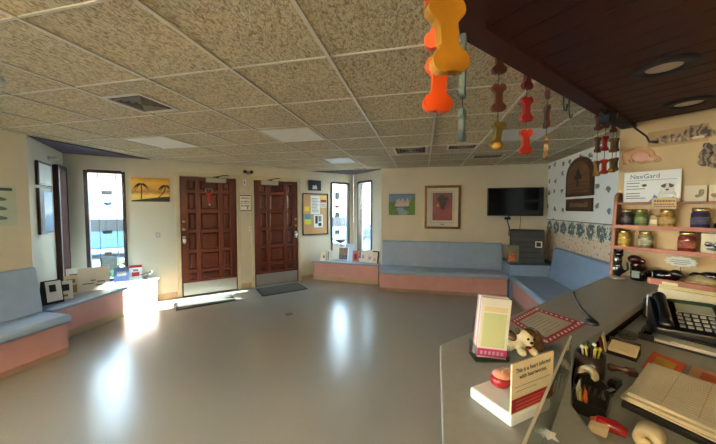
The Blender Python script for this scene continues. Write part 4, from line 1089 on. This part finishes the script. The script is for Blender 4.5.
# folder behind phone and files
t = thing('manila_folder', 'cream folder standing between the telephone and the counter return', 'folder', (1.385, 1.815, DZ), R(-45))
MB().cbox((0, 0, .075), (.30, .012, .15), (R(6), 0, 0)).build('front_cover', M['cream'], t, bevel=.002)
MB().cbox((0, .012, .085), (.30, .004, .165), (R(5), 0, 0)).build('back_cover', mat('cream_dark', (206, 186, 130), .6, .05), t)
MB().cbox((-.11, .012, .172), (.06, .003, .02), (R(5), 0, 0)).build('tab', M['cream'], t)
t = thing('orange_booklet', 'orange booklet leaning at the right of the telephone', 'booklet', (1.475, 1.655, DZ), R(-45))
MB().cbox((0, 0, .07), (.12, .01, .14), (R(8), 0, 0)).build('cover', M['orange'], t, bevel=.002)
MB().cbox((0, -.009, .115), (.11, .002, .03), (R(8), 0, 0)).build('title_strip', M['cream'], t)
t = thing('file_divider', 'black upright file holder left of the telephone', 'file holder', (1.215, 1.873, DZ), R(45.5))
b = MB(); b.box(-.06, .06, -.018, .018, 0, .006)
for y in (-.016, .016): b.box(-.06, .06, y-.002, y+.002, .006, .10)
b.build('rack', M['black'], t); MB().box(-.055, .055, -.006, .006, .007, .125).build('filed_paper', M['offwhite'], t)
# small clear glass
t = thing('clip_dish', 'small clear dish of metal clips by the counter step', 'dish', (.905, 1.52, DZ)); t.scale = (0.85, 0.85, 0.85)
MB().lathe([(.03, 0), (.036, .004), (.042, .03), (.039, .03), (.033, .006), (0, .005)], n=24).build('dish', M['acrylic'], t)
b = MB()
for i in range(6): a = i*1.05; b.cbox((.016*math.cos(a), .016*math.sin(a), .012+.003*i), (.024, .005, .003), (.3*i, .2, a))
b.build('clips', M['chrome'], t)
# red-capped roll and cream cloth at bottom
t = thing('label_gun', 'red and cream pricing gun lying at the near edge of the desk', 'label gun', (.480, .862, DZ), R(-35)); t.scale = (0.8, 0.8, 0.8)
b = MB(); b.tube([(-.03, .0, .022), (.015, 0, .024), (.045, 0, .02)], [.018, .021, .014], 14); b.build('red_body', M['redgloss'], t)
MB().prism([(-.05, .001), (.0, .001), (.005, .03), (-.045, .026)], -.05, -.012, axis='y').build('cream_grip', M['cream'], t, bevel=.006)
MB().lathe([(.012, 0), (.004, .016), (0, .018)], n=12).build('orange_nozzle', M['orange'], t, loc=(-.032, 0, .022), rot=(0, R(-90), 0))
t = thing('paper_roll', 'cream ribbed roll of labels at the very bottom of the desk', 'label roll', (.543, .822, DZ), R(-40)); t.scale = (0.8, 0.8, 0.8)
MB().lathe([(.03, -.03), (.034, -.028), (.034, .028), (.03, .03), (.012, .03), (.012, -.03), (.03, -.03)], n=28).build('roll', M['cream'], t, loc=(0, 0, .036), rot=(R(90), 0, 0))

# ------------------------------------------------------------------ shelf unit
t = thing('wooden_shelf', 'brown wooden three-board shelf standing on the counter against the tan wall', 'shelf', at('shelf', .0, 1.07, .004), rz('shelf'))
SW = .85
MB().prism([(-.13, 0), (0, 0), (0, .63), (-.03, .64), (-.075, .615), (-.09, .57)], .004, .026, axis='x').build('side_panel', M['shelfwood'], t, bevel=.003)
MB().prism([(-.13, 0), (0, 0), (0, .63), (-.03, .64), (-.075, .615), (-.09, .57)], SW, SW+.022, axis='x').build('side_panel', M['shelfwood'], t, bevel=.003)
SH = [.225, .385, .562]
for z in SH:
    MB().box(.026, SW, -.115 if z < .5 else -.09, -.002, z-.016, z).build('shelf_board', M['shelfwood'], t, bevel=.002)
    if z < .5: MB().box(.026, SW, -.122, -.116, z-.018, z+.008).build('shelf_lip', M['railwood'], t)
t2 = thing('wooden_rail', 'reddish wooden rail lying on the counter below the shelf', 'rail', at('shelf', .52, 1.07, .21), rz('shelf'))
MB().box(-.28, .45, -.012, .012, 0.0, .042).build('rail_board', M['railwood'], t2, bevel=.003)
MB().box(-.26, .45, .012, .03, 0.0, .012).build('rail_foot', M['railwood'], t2)

def jar(label, s, z, m, r=.037, h=.122, out=.06, lidm=None):
    t = thing('glass_jar', label, 'jar', at('shelf', s, z, out), rz('shelf'), 'jars on the wooden shelf')
    MB().lathe([(r*.9, 0), (r, .006), (r, h*.72), (r*.86, h*.82), (r*.84, h*.86)], n=24).build('jar_body', m, t)
    MB().lathe([(r*.9, h*.84), (r*.92, h*.86), (r*.92, h), (r*.86, h*1.02), (0, h*1.02)], n=24).build('lid', lidm or M['lid'], t)
    MB().lathe([(r*1.012, h*.2), (r*1.012, h*.55)], n=24).build('label_band', mat(m.name+'_label', tuple(int(v) for v in m['rgb']), .5, .25, 60), t)
def jm(name, rgb, lab):
    m = mat(name, rgb, .12, .4, 60, coat=.6); m['rgb'] = lab; return m
z1, z2 = 1.07+SH[1]+.001, 1.07+SH[0]+.001
jar('dark blue jar at the left end of the upper shelf', .078, z1, jm('jar_navy', (44, 46, 58), (70, 66, 70)))
jar('green jar second on the upper shelf', .158, z1, jm('jar_green', (104, 118, 60), (130, 140, 90)))
jar('amber jar under the hanging sign on the upper shelf', .290, z1, jm('jar_amber', (176, 128, 62), (196, 160, 100)), r=.04)
jar('purple jar at the right of the upper shelf', .442, z1, jm('jar_purple', (66, 58, 84), (92, 84, 104)), r=.043, h=.132)
jar('yellow jar at the left end of the lower shelf', .066, z2, jm('jar_yellow', (206, 160, 62), (216, 176, 90)))
jar('pale green jar second on the lower shelf', .185, z2, jm('jar_pale', (140, 138, 104), (176, 172, 140)), r=.04)
jar('red jar at the right of the lower shelf', .388, z2, jm('jar_red', (136, 52, 40), (156, 84, 64)), r=.042, h=.132)
t = thing('treat_bag', 'small tan paper bag between the green and amber jars', 'bag', at('shelf', .224, z1, .05), rz('shelf'))
MB().prism([(-.022, 0), (.022, 0), (.02, .065), (.012, .08), (-.012, .08), (-.02, .065)], -.02, .02, axis='y').build('bag_body', mat('bag_tan', (176, 148, 98), .7, .1), t, bevel=.003)
MB().box(-.018, .018, -.021, -.02, .02, .05).build('bag_label', M['cream'], t)
t = thing('figurine', 'small brown figurine right of the purple jar', 'figurine', at('shelf', .525, z1, .06), rz('shelf'))
b = MB(); b.ell((0, 0, .022), (.028, .02, .022)); b.ell((.016, 0, .05), (.016, .015, .016)); b.build('figure', M['glaze_dark'], t, remesh=.004)
t = thing('photo_box', 'cream box with a dark picture right of the red jar', 'box', at('shelf', .505, z2, .05), rz('shelf'))
MB().box(-.052, .052, -.03, .03, 0, .13).build('carton', M['cream'], t, bevel=.002)
b = MB(); b.ell((-.02, -.03, .06), (.018, .002, .014), n=10, m=6); b.ell((.02, -.03, .055), (.022, .002, .018), n=10, m=6); b.ell((.0, -.03, .03), (.03, .002, .01), n=10, m=6); b.build('picture', M['glaze_dark'], t)
# hanging wooden sign
t = thing('hanging_sign', 'small tan wooden sign hung from the top shelf board', 'sign', at('shelf', .282, 1.582, .108), rz('shelf'))
MB().box(-.062, .062, -.008, 0, 0, .078).build('board', mat('sign_tan', (206, 168, 112), .6, .08), t, bevel=.006)
b = MB(); random.seed(5)
for z, h in ((.048, .014), (.028, .009), (.013, .007)):
    x = -.048
    while x < .045:
        wq = random.uniform(.006, .012); b.box(x, x+wq, -.0088, -.008, z, z+h); x += wq+.003
b.build('lettering', mat('sign_brown', (120, 84, 50), .6, .1), t)
b = MB(); b.tube([(-.04, -.002, .078), (-.04, .012, .086)], .0015, 6); b.tube([(.04, -.002, .078), (.04, .012, .086)], .0015, 6); b.build('cord', M['ink'], t)
# poster on top of the shelf
t = thing('medicine_poster', 'white medicine poster with a terrier standing on the top shelf', 'poster', at('shelf', .195, 1.07+SH[2]+.001, .03), rz('shelf'))
W_, H_ = .30, .225
MB().box(-W_/2, W_/2, -.006, 0, 0, H_).build('board', M['white'], t, bevel=.002)
txt('lettering', 'NexGard', .046, mat('brand_grey', (70, 84, 96), .5, .1), t, (-.035, -.0062, .187), xs=.92, extrude=.0004)
b = MB(); b.box(-.135, .13, -.0068, -.006, .158, .161)
for z in (.138, .115, .095, .062, .042, .026): b.box(-.135, -.135+random.uniform(.07, .11), -.0068, -.006, z, z+.006)
b.build('text_lines', M['greyink'], t)
MB().ell((-.035, -.006, .122), (.014, .002, .010), n=12, m=6).build('chew_picture', mat('chew_brown', (96, 44, 34), .5, .1), t)
MB().prism([(-.01, .0), (.055, .0), (.04, .03), (.02, .055), (.012, .03)], -.0072, -.006, axis='y').build('blue_swoosh', mat('swoosh_blue', (62, 120, 168), .5, .08), t)
d = MB(); d.ell((.085, -.006, .085), (.034, .003, .045), n=16, m=8); d.ell((.085, -.006, .045), (.045, .003, .04), n=16, m=8)
d.build('terrier_head', M['offwhite'], t)
d = MB(); d.prism([(.05, .115), (.076, .13), (.078, .112), (.062, .10)], -.0105, -.006, axis='y'); d.prism([(.12, .115), (.094, .13), (.092, .112), (.108, .10)], -.0105, -.006, axis='y'); d.ell((.085, -.009, .085), (.009, .002, .007), n=10, m=6); d.ell((.07, -.009, .105), (.006, .002, .006), n=10, m=6); d.ell((.1, -.009, .105), (.006, .002, .006), n=10, m=6)
d.build('terrier_markings', mat('terrier_brown', (74, 40, 28), .5, .2), t)
MB().box(.06, .12, -.0095, -.0085, .03, .05).build('carton_picture', M['grey'], t)
# cards right of the poster
for k, (s, w, lab) in enumerate(((.41, .10, 'cream picture card just right of the medicine poster'), (.515, .09, 'cream picture card at the right end of the top shelf'))):
    t = thing('picture_card', lab, 'card', at('shelf', s, 1.07+SH[2]+.001, .03), rz('shelf'))
    MB().box(-w/2, w/2, -.004, 0, 0, .105).build('card', M['cream'], t)
    b = MB()
    for i in range(5): b.ell((random.uniform(-.03, .03), -.004, random.uniform(.025, .075)), (.012, .0015, .01), n=10, m=6)
    b.build('print', mat('card_print', (150, 132, 96), .6, .2), t)

# pet cut-outs on the mural wall
def cutout(label, s, z, ells, m, extra=None, name='pet_cutout'):
    t = thing(name, label, 'wall picture', at('shelf', s, z, .0), rz('shelf'), 'pet cut-outs on the tan wall')
    b = MB()
    for (x, zz, rx, rzz, a) in ells: b.ell((x, -.004, zz), (rx, .0035, rzz), (0, a, 0), 18, 8)
    b.build('body_print', m, t)
    if extra:
        for mm, el in extra:
            for (x, zz, rx, rzz, a) in el: MB().ell((x, -.0072, zz), (rx, .0015, rzz), (0, a, 0), 14, 6).build('marking', mm, t)
def tabby(name, c1, c2, sc=30):
    m = bpy.data.materials.new(name); m.use_nodes = True; nt = m.node_tree; b = nt.nodes['Principled BSDF']; L = nt.links.new
    tc = nt.nodes.new('ShaderNodeTexCoord'); wv = nt.nodes.new('ShaderNodeTexWave'); wv.inputs['Scale'].default_value = sc*.32; wv.inputs['Distortion'].default_value = 9; wv.inputs['Detail'].default_value = 3; wv.inputs['Detail Scale'].default_value = 2.2
    L(tc.outputs['Object'], wv.inputs['Vector']); r = nt.nodes.new('ShaderNodeValToRGB'); r.color_ramp.elements[0].color = lin(c1); r.color_ramp.elements[1].color = lin(c2)
    r.color_ramp.elements[0].position = .25; r.color_ramp.elements[1].position = .7
    L(wv.outputs['Fac'], r.inputs['Fac']); L(r.outputs['Color'], b.inputs['Base Color']); b.inputs['Roughness'].default_value = .6
    MATS[name] = m; return m
ptan = mat('pup_tan', (186, 128, 76), .6, .25, 14, rgb2=(206, 160, 110)); pgrey = tabby('tabby_grey', (78, 60, 46), (150, 124, 92)); pbelly = tabby('tabby_belly', (140, 110, 78), (188, 156, 112)); ppink = mat('pup_pink', (204, 150, 122), .6, .12)
cutout('sleeping tan puppy picture at the left of the tan wall', .125, 1.985, [(-.015, .0, .095, .062, .1), (-.06, -.01, .04, .05, .3), (.065, -.035, .05, .026, .35), (-.02, -.055, .085, .013, 0)], ptan,
       [(ppink, [(.0, -.012, .055, .036, .2), (.055, -.035, .03, .016, .3)]), (pbelly, [(.085, -.05, .012, .009, 0), (-.05, -.035, .02, .012, .4)])])
cutout('long lying cat picture near the top of the tan wall', .345, 2.085, [(-.04, -.008, .10, .030, .1), (.05, .008, .07, .044, 0), (.105, -.01, .03, .03, .4), (-.12, -.018, .05, .018, .15), (.075, .045, .014, .018, .3), (.03, .045, .014, .018, -.3)], pbelly,
       [(pgrey, [(.05, .012, .055, .036, 0), (.10, -.004, .024, .024, .4), (-.06, .004, .05, .012, .1)]), (MATS['cream_card'], [(.06, -.024, .03, .010, 0)])])
cutout('brown tabby cat picture at the right edge of the tan wall', .495, 1.935, [(.0, 0, .085, .07, 0), (-.045, .055, .02, .03, -.5), (.05, .06, .02, .03, .4), (.03, -.055, .08, .04, 0), (-.06, -.05, .03, .02, .5)], pgrey,
       [(pbelly, [(-.01, -.03, .03, .022, 0), (.05, -.06, .045, .022, 0)]), (M['glaze_dark'], [(-.03, .01, .010, .007, .3), (.022, .012, .010, .007, -.3), (-.004, -.018, .007, .006, 0)])])
t = thing('wall_board', 'plain tan board behind the lying cat picture', 'wall picture', at('shelf', .32, 2.03, .0), rz('shelf'))
MB().box(-.16, .13, -.0025, -.0008, 0, .115).build('board', mat('board_tan', (186, 150, 100), .7, .08), t)

# objects on the counter under the shelf
t = thing('cat_figurine', 'glossy black standing cat figurine at the shelf corner on the counter', 'figurine', at('shelf', .08, 1.07, .215), rz('shelf')); t.scale = (1.5, 1.5, 1.5)
MB().lathe([(.03, 0), (.032, .006), (.02, .012), (0, .012)], n=20).build('plinth', mat('plinth_pale', (150, 140, 120), .25, .2, coat=.5), t)
b = MB(); b.ell((0, 0, .045), (.02, .018, .036)); b.ell((0, -.004, .09), (.017, .016, .026)); b.ell((.004, -.008, .122), (.018, .018, .016)); b.ell((-.012, -.008, .137), (.006, .005, .011)); b.ell((.016, -.008, .137), (.006, .005, .011)); b.tube([(.015, .01, .03), (.035, .01, .05), (.03, .01, .085)], .006)
b.build('cat_body', M['gloss_black'], t, remesh=.004)
b = MB(); b.ell((-.004, -.02, .095), (.005, .003, .008)); b.ell((-.01, -.018, .05), (.005, .003, .008)); b.build('white_marks', M['white'], t)
t = thing('dark_mug', 'dark glossy mug with a pale label beside the black cat figurine', 'mug', at('shelf', .18, 1.07, .16), rz('shelf')); t.scale = (1.25, 1.25, 1.25)
MB().lathe([(.03, 0), (.035, .006), (.036, .075), (.031, .078), (.029, .01), (0, .01)], n=24).build('cup', M['gloss_black'], t)
MB().box(-.02, .012, -.0375, -.0335, .018, .056).build('label', mat('mug_label', (128, 134, 122), .5, .2), t)
MB().tube([(.034, 0, .06), (.058, 0, .058), (.06, 0, .03), (.034, 0, .018)], .006).build('handle', M['gloss_black'], t)
t = thing('dog_head_ornament', 'dark red-brown round ornament behind the mug', 'figurine', at('shelf', .14, 1.07, .06), rz('shelf')); t.scale = (1.15, 1.15, 1.15)
b = MB(); b.ell((0, 0, .06), (.03, .028, .06)); b.ell((-.006, -.01, .12), (.036, .03, .028)); b.ell((.034, -.012, .11), (.014, .012, .018)); b.build('figure', mat('oxblood', (62, 20, 24), .2, .2, coat=.5), t, remesh=.005)
t = thing('sleeping_dog_figurine', 'long dark brown lying dog figurine behind the wooden rail', 'figurine', at('shelf', .285, 1.07, .05), rz('shelf')); t.scale = (1.2, 1.2, 1.2)
b = MB(); b.ell((0, 0, .035), (.07, .035, .035)); b.ell((.05, -.01, .055), (.03, .026, .026)); b.ell((-.06, -.01, .02), (.04, .02, .018)); b.ell((.075, -.02, .05), (.016, .014, .012)); b.build('figure', M['glaze_dark'], t, remesh=.006)
t = thing('dog_pair_figurine', 'cream and dark dog figurine under the star-shaped card', 'figurine', at('shelf', .475, 1.07, .085), rz('shelf')); t.scale = (1.25, 1.25, 1.25)
b = MB(); b.ell((0, 0, .035), (.06, .035, .036)); b.ell((-.02, -.02, .02), (.05, .02, .02)); b.build('body', mat('fig_cream', (176, 150, 100), .3, .25, 30, coat=.4), t, remesh=.005)
b = MB(); b.ell((.025, .005, .065), (.045, .028, .024)); b.ell((.065, -.012, .035), (.018, .018, .03)); b.ell((-.03, .01, .058), (.025, .02, .02)); b.build('dark_back', M['glaze_dark'], t, remesh=.005)
t = thing('star_card', 'white star-burst price card above the dog figurines', 'card', at('shelf', .38, 1.235, .15), rz('shelf'))
st = []
for i in range(24): a = 2*PI*i/24; rr = 1.0 if i % 2 == 0 else .82; st.append((.08*rr*math.cos(a), .036*rr*math.sin(a)))
MB().prism(st, -.003, -.001, axis='y').build('card', M['offwhite'], t)
b = MB(); b.box(-.045, .04, -.0036, -.003, .006, .010); b.box(-.05, .045, -.0036, -.003, -.006, -.002); b.box(-.03, .03, -.0036, -.003, -.018, -.014); b.build('print', M['greyink'], t)
MB().tube([(0, .0, -.02), (0, .002, -.06), (.02, .004, -.10)], .002, 6).build('wire_stem', M['ink'], t)
t = thing('lidded_box', 'small dark lidded box at the far right under the shelf', 'box', at('shelf', .62, 1.07, .07), rz('shelf'))
MB().box(-.04, .04, -.03, .03, 0, .06).build('box_body', M['glaze_dark'], t, bevel=.004); MB().box(-.043, .043, -.033, .033, .06, .072).build('lid', M['plaque'], t, bevel=.003)

# ------------------------------------------------------------------ plaque on the wallpaper wall
t = thing('arched_plaque', 'dark arched wooden plaque with a carved tree on the wallpaper', 'plaque', (2.25, 4.91, 1.765), rz('right'))
def arch(w, h, r_):
    p = [(-w/2, 0), (w/2, 0)]
    for i in range(0, 13): a = PI*i/12; p.append((w/2*math.cos(a), h-r_+r_*math.sin(a)))
    return p
MB().prism(arch(.76, .575, .27), -.03, -.001, axis='y').build('board', M['plaque'], t, bevel=.006)
MB().prism([(x, z+.05) for x, z in arch(.62, .46, .22)], -.034, -.03, axis='y').build('inlay', M['plaquelight'], t)
b = MB(); b.prism([(-.02, .14), (.02, .14), (.012, .3), (-.012, .3)], -.038, -.034, axis='y')
for (x, z, r1) in ((0, .31, .07), (-.06, .28, .05), (.06, .28, .05), (0, .36, .05)): b.ell((x, -.036, z), (r1, .004, r1*.7), n=12, m=6)
b.build('carved_tree', M['ink'], t)
b = MB()
for z in (.09, .14, .19): b.box(-.28, .28, -.0365, -.034, z, z+.012)
b.build('carved_lines', M['plaque'], t)
t = thing('name_board', 'dark narrow wooden name board just below the arched plaque', 'plaque', (2.25, 4.91, 1.545), rz('right'))
MB().box(-.37, .37, -.025, -.001, 0, .185).build('board', M['plaque'], t, bevel=.005)
b = MB(); random.seed(9); x = -.24
while x < .24:
    wq = random.uniform(.025, .045); b.box(x, x+wq, -.027, -.025, .06, .06+random.uniform(.05, .075)); x += wq+.014
b.build('raised_lettering', mat('plaque_letters', (132, 96, 64), .5, .1), t)

# ------------------------------------------------------------------ outside
g_ = mat('asphalt', (84, 92, 100), .9, .12, 6); hedge_m = mat('hedge', (54, 74, 40), .8, .4, 14)
struct(MB().prism([(-30, -8), (-30, 30), (16, 30), (16, 6.35), (-.7, 6.35), (-1.65, 7.25), (-5.6, 3.3), (-4.6, 2.2), (-4.6, -8)], -.25, -.13).build('ground', g_))
t = thing('building', 'pale building with a brown window across the car park', 'building', (-15.5, 12.0, -.13), R(45))
MB().box(-9, 9, 0, 4, 0, 3.4).build('wall', mat('stucco', (150, 140, 128), .8, .06), t)
MB().box(-9.3, 9.3, -.4, 4.3, 3.4, 3.7).build('roof', mat('roof_tile', (176, 120, 90), .8, .15), t)
for x in (-6, -2.2, 2.2, 6): 
    w = MB().box(x-.9, x+.9, -.06, 0, 1.0, 2.6).build('window', M['brownframe'], t)
    MB().box(x-.75, x+.75, -.08, -.06, 1.15, 2.45).build('pane', mat('far_pane', (120, 140, 130), .2, .1), w)
def parked(label, x, y, rot, c):
    t = thing('car', label, 'car', (x, y, -.13), rot)
    MB().prism([(-2.1, .35), (2.1, .35), (2.15, .75), (1.3, .9), (.8, 1.4), (-1.1, 1.42), (-1.8, .95), (-2.15, .85)], -.85, .85, axis='y').build('body', c, t, bevel=.06)
    MB().prism([(1.15, .93), (.75, 1.34), (-1.05, 1.36), (-1.6, .97)], -.86, .86, axis='y').build('window_band', M['black'], t)
    for xx in (-1.3, 1.3):
        for yy in (-.78, .78):
            MB().lathe([(.0, -.1), (.33, -.1), (.34, 0), (.33, .1), (0, .1)], n=20).build('wheel', M['blackmatt'], t, loc=(xx, yy, .34), rot=(R(90), 0, 0))
parked('blue car parked outside seen through the left window', -11.2, 8.1, R(45), mat('car_blue', (46, 78, 128), .25, .05, coat=.6))
parked('pale car parked outside the right alcove window', -4.4, 12.5, R(45), mat('car_white', (120, 130, 140), .25, .03, coat=.6))
def shrub(label, x, y, r_, h):
    t = thing('shrub', label, 'shrub', (x, y, -.13))
    b = MB(); rr = random.Random(int(x*100+y*10))
    for i in range(420):
        a = rr.uniform(0, 2*PI); u = rr.uniform(-1, 1); k = rr.uniform(.75, 1.05)
        c = Vector((r_*k*math.cos(a)*math.sqrt(1-u*u*.9), r_*k*math.sin(a)*math.sqrt(1-u*u*.9), h*.5+h*.48*u*k))
        b.cbox(c, (.10, .05, .006), (rr.uniform(-1, 1), rr.uniform(-1, 1), rr.uniform(0, 6)))
    b.ell((0, 0, h*.5), (r_*.85, r_*.85, h*.47), n=12, m=8)
    b.build('foliage', hedge_m, t, weld=False)
    MB().tube([(0, 0, 0), (0, 0, h*.5)], .04).build('stem', M['brownframe'], t)
shrub('round shrub outside the left window', -5.75, 4.35, .33, .75)
shrub('added round shrub, out of view, blocking low sun at the right alcove window', -.35, 7.35, .40, 1.7)  # unseen, put there to keep low sun off the floor
t = thing('porch_post', 'tan porch post outside the sunny alcove window', 'post', (-1.70, 7.62, -.13))
MB().box(-.09, .09, -.09, .09, 0, 3.0).build('shaft', mat('post_tan', (196, 150, 116), .7, .08), t, bevel=.01)
MB().box(-.13, .13, -.13, .13, 0, .12).build('plinth', MATS['post_tan'], t)

# ------------------------------------------------------------------ light
w = bpy.data.worlds.new('sky'); bpy.context.scene.world = w; w.use_nodes = True
nt = w.node_tree; bg = nt.nodes['Background']
tc = nt.nodes.new('ShaderNodeTexCoord'); sp = nt.nodes.new('ShaderNodeSeparateXYZ'); rp = nt.nodes.new('ShaderNodeValToRGB')
nt.links.new(tc.outputs['Generated'], sp.inputs[0]); nt.links.new(sp.outputs['Z'], rp.inputs['Fac'])
rp.color_ramp.elements[0].color = (.86, .93, 1, 1); rp.color_ramp.elements[1].color = (.42, .64, 1, 1)
nt.links.new(rp.outputs['Color'], bg.inputs['Color']); bg.inputs['Strength'].default_value = 8
def lamp(name, kind, loc, energy, color=(1, 1, 1), **kw):
    l = bpy.data.lights.new(name, kind); l.energy = energy; l.color = color
    for k, v in kw.items(): setattr(l, k, v)
    o = bpy.data.objects.new(name, l); C.objects.link(o); o.location = loc
    return o
sun = lamp('sun', 'SUN', (5, 12, 6), 36, (1, .95, .85), angle=R(.6))
d = Vector((-3.1, -2.85, -4.21*math.tan(R(20))))
sun.rotation_euler = d.to_track_quat('-Z', 'Y').to_euler()
# portals over the windows guide the sampling of daylight
for wn, s0, s1 in (('door', .236, .714), ('door', 4.45, 4.93), ('niche', .205, .77), ('alcove', .80, 1.16), ('left', .3, 2.0), ('left', 2.2, 3.6)):
    o = lamp('window_portal', 'AREA', at(wn, (s0+s1)/2, 1.31 if wn != 'left' else 1.55, -.16), 1, shape='RECTANGLE', size=s1-s0, size_y=1.8 if wn != 'left' else 1.3)
    o.rotation_euler = (R(90), 0, rz(wn)+PI); o.data.cycles.is_portal = True
    o.rotation_euler = (R(90), 0, rz(wn))
    o.rotation_euler = Vector((math.sin(rz(wn)), -math.cos(rz(wn)), 0)).to_track_quat('-Z', 'Z').to_euler()
# torchiere floor lamps added unseen behind the viewer to fill the room
def fill_torchiere(label, x, y, m):
    t = thing('fill_floor_lamp', label, 'lamp', (x, y, 0))
    MB().lathe([(.15, 0), (.15, .02), (.03, .035), (.014, .05)], n=28).build('base', M['blackmatt'], t)
    MB().tube([(0, 0, .04), (0, 0, 1.62)], .013, 12).build('pole', M['blackmatt'], t)
    MB().lathe([(.02, 1.60), (.10, 1.63), (.18, 1.72), (.20, 1.78), (.192, 1.78), (.172, 1.725), (.09, 1.64), (0, 1.63)], n=32).build('bowl', M['offwhite'], t)
    MB().lathe([(0, 1.73), (.15, 1.72), (.15, 1.70), (0, 1.70)], n=28).build('fill_disc', m, t)
fill_bulb = mat('fill_bulb_warm', (255, 240, 220), .4, .01, emit=610)  # glow of the added fill lamps
fill_torchiere('added fill lamp unseen behind the viewer by the rear wall, nearer the left wall', -2.8, -2.25, fill_bulb)
fill_torchiere('added fill lamp unseen behind the viewer by the rear wall, nearer the staff side', -.6, -2.25, fill_bulb)

# ------------------------------------------------------------------ camera
cam = bpy.data.cameras.new('camera'); co = bpy.data.objects.new('camera', cam); C.objects.link(co)
cam.sensor_width = 36; cam.lens = 290.5/716*36; cam.clip_start = .02; cam.clip_end = 200
co.location = (0, 0, 1.585); co.rotation_euler = (R(90-2.65), 0, R(12.65))
sc = bpy.context.scene; sc.camera = co
sc.view_settings.view_transform = 'Standard'; sc.view_settings.look = 'None'; sc.view_settings.gamma = 1; sc.view_settings.exposure = 1.95
sc.view_settings.use_curve_mapping = False
sc.cycles.max_bounces = 10; sc.cycles.diffuse_bounces = 6
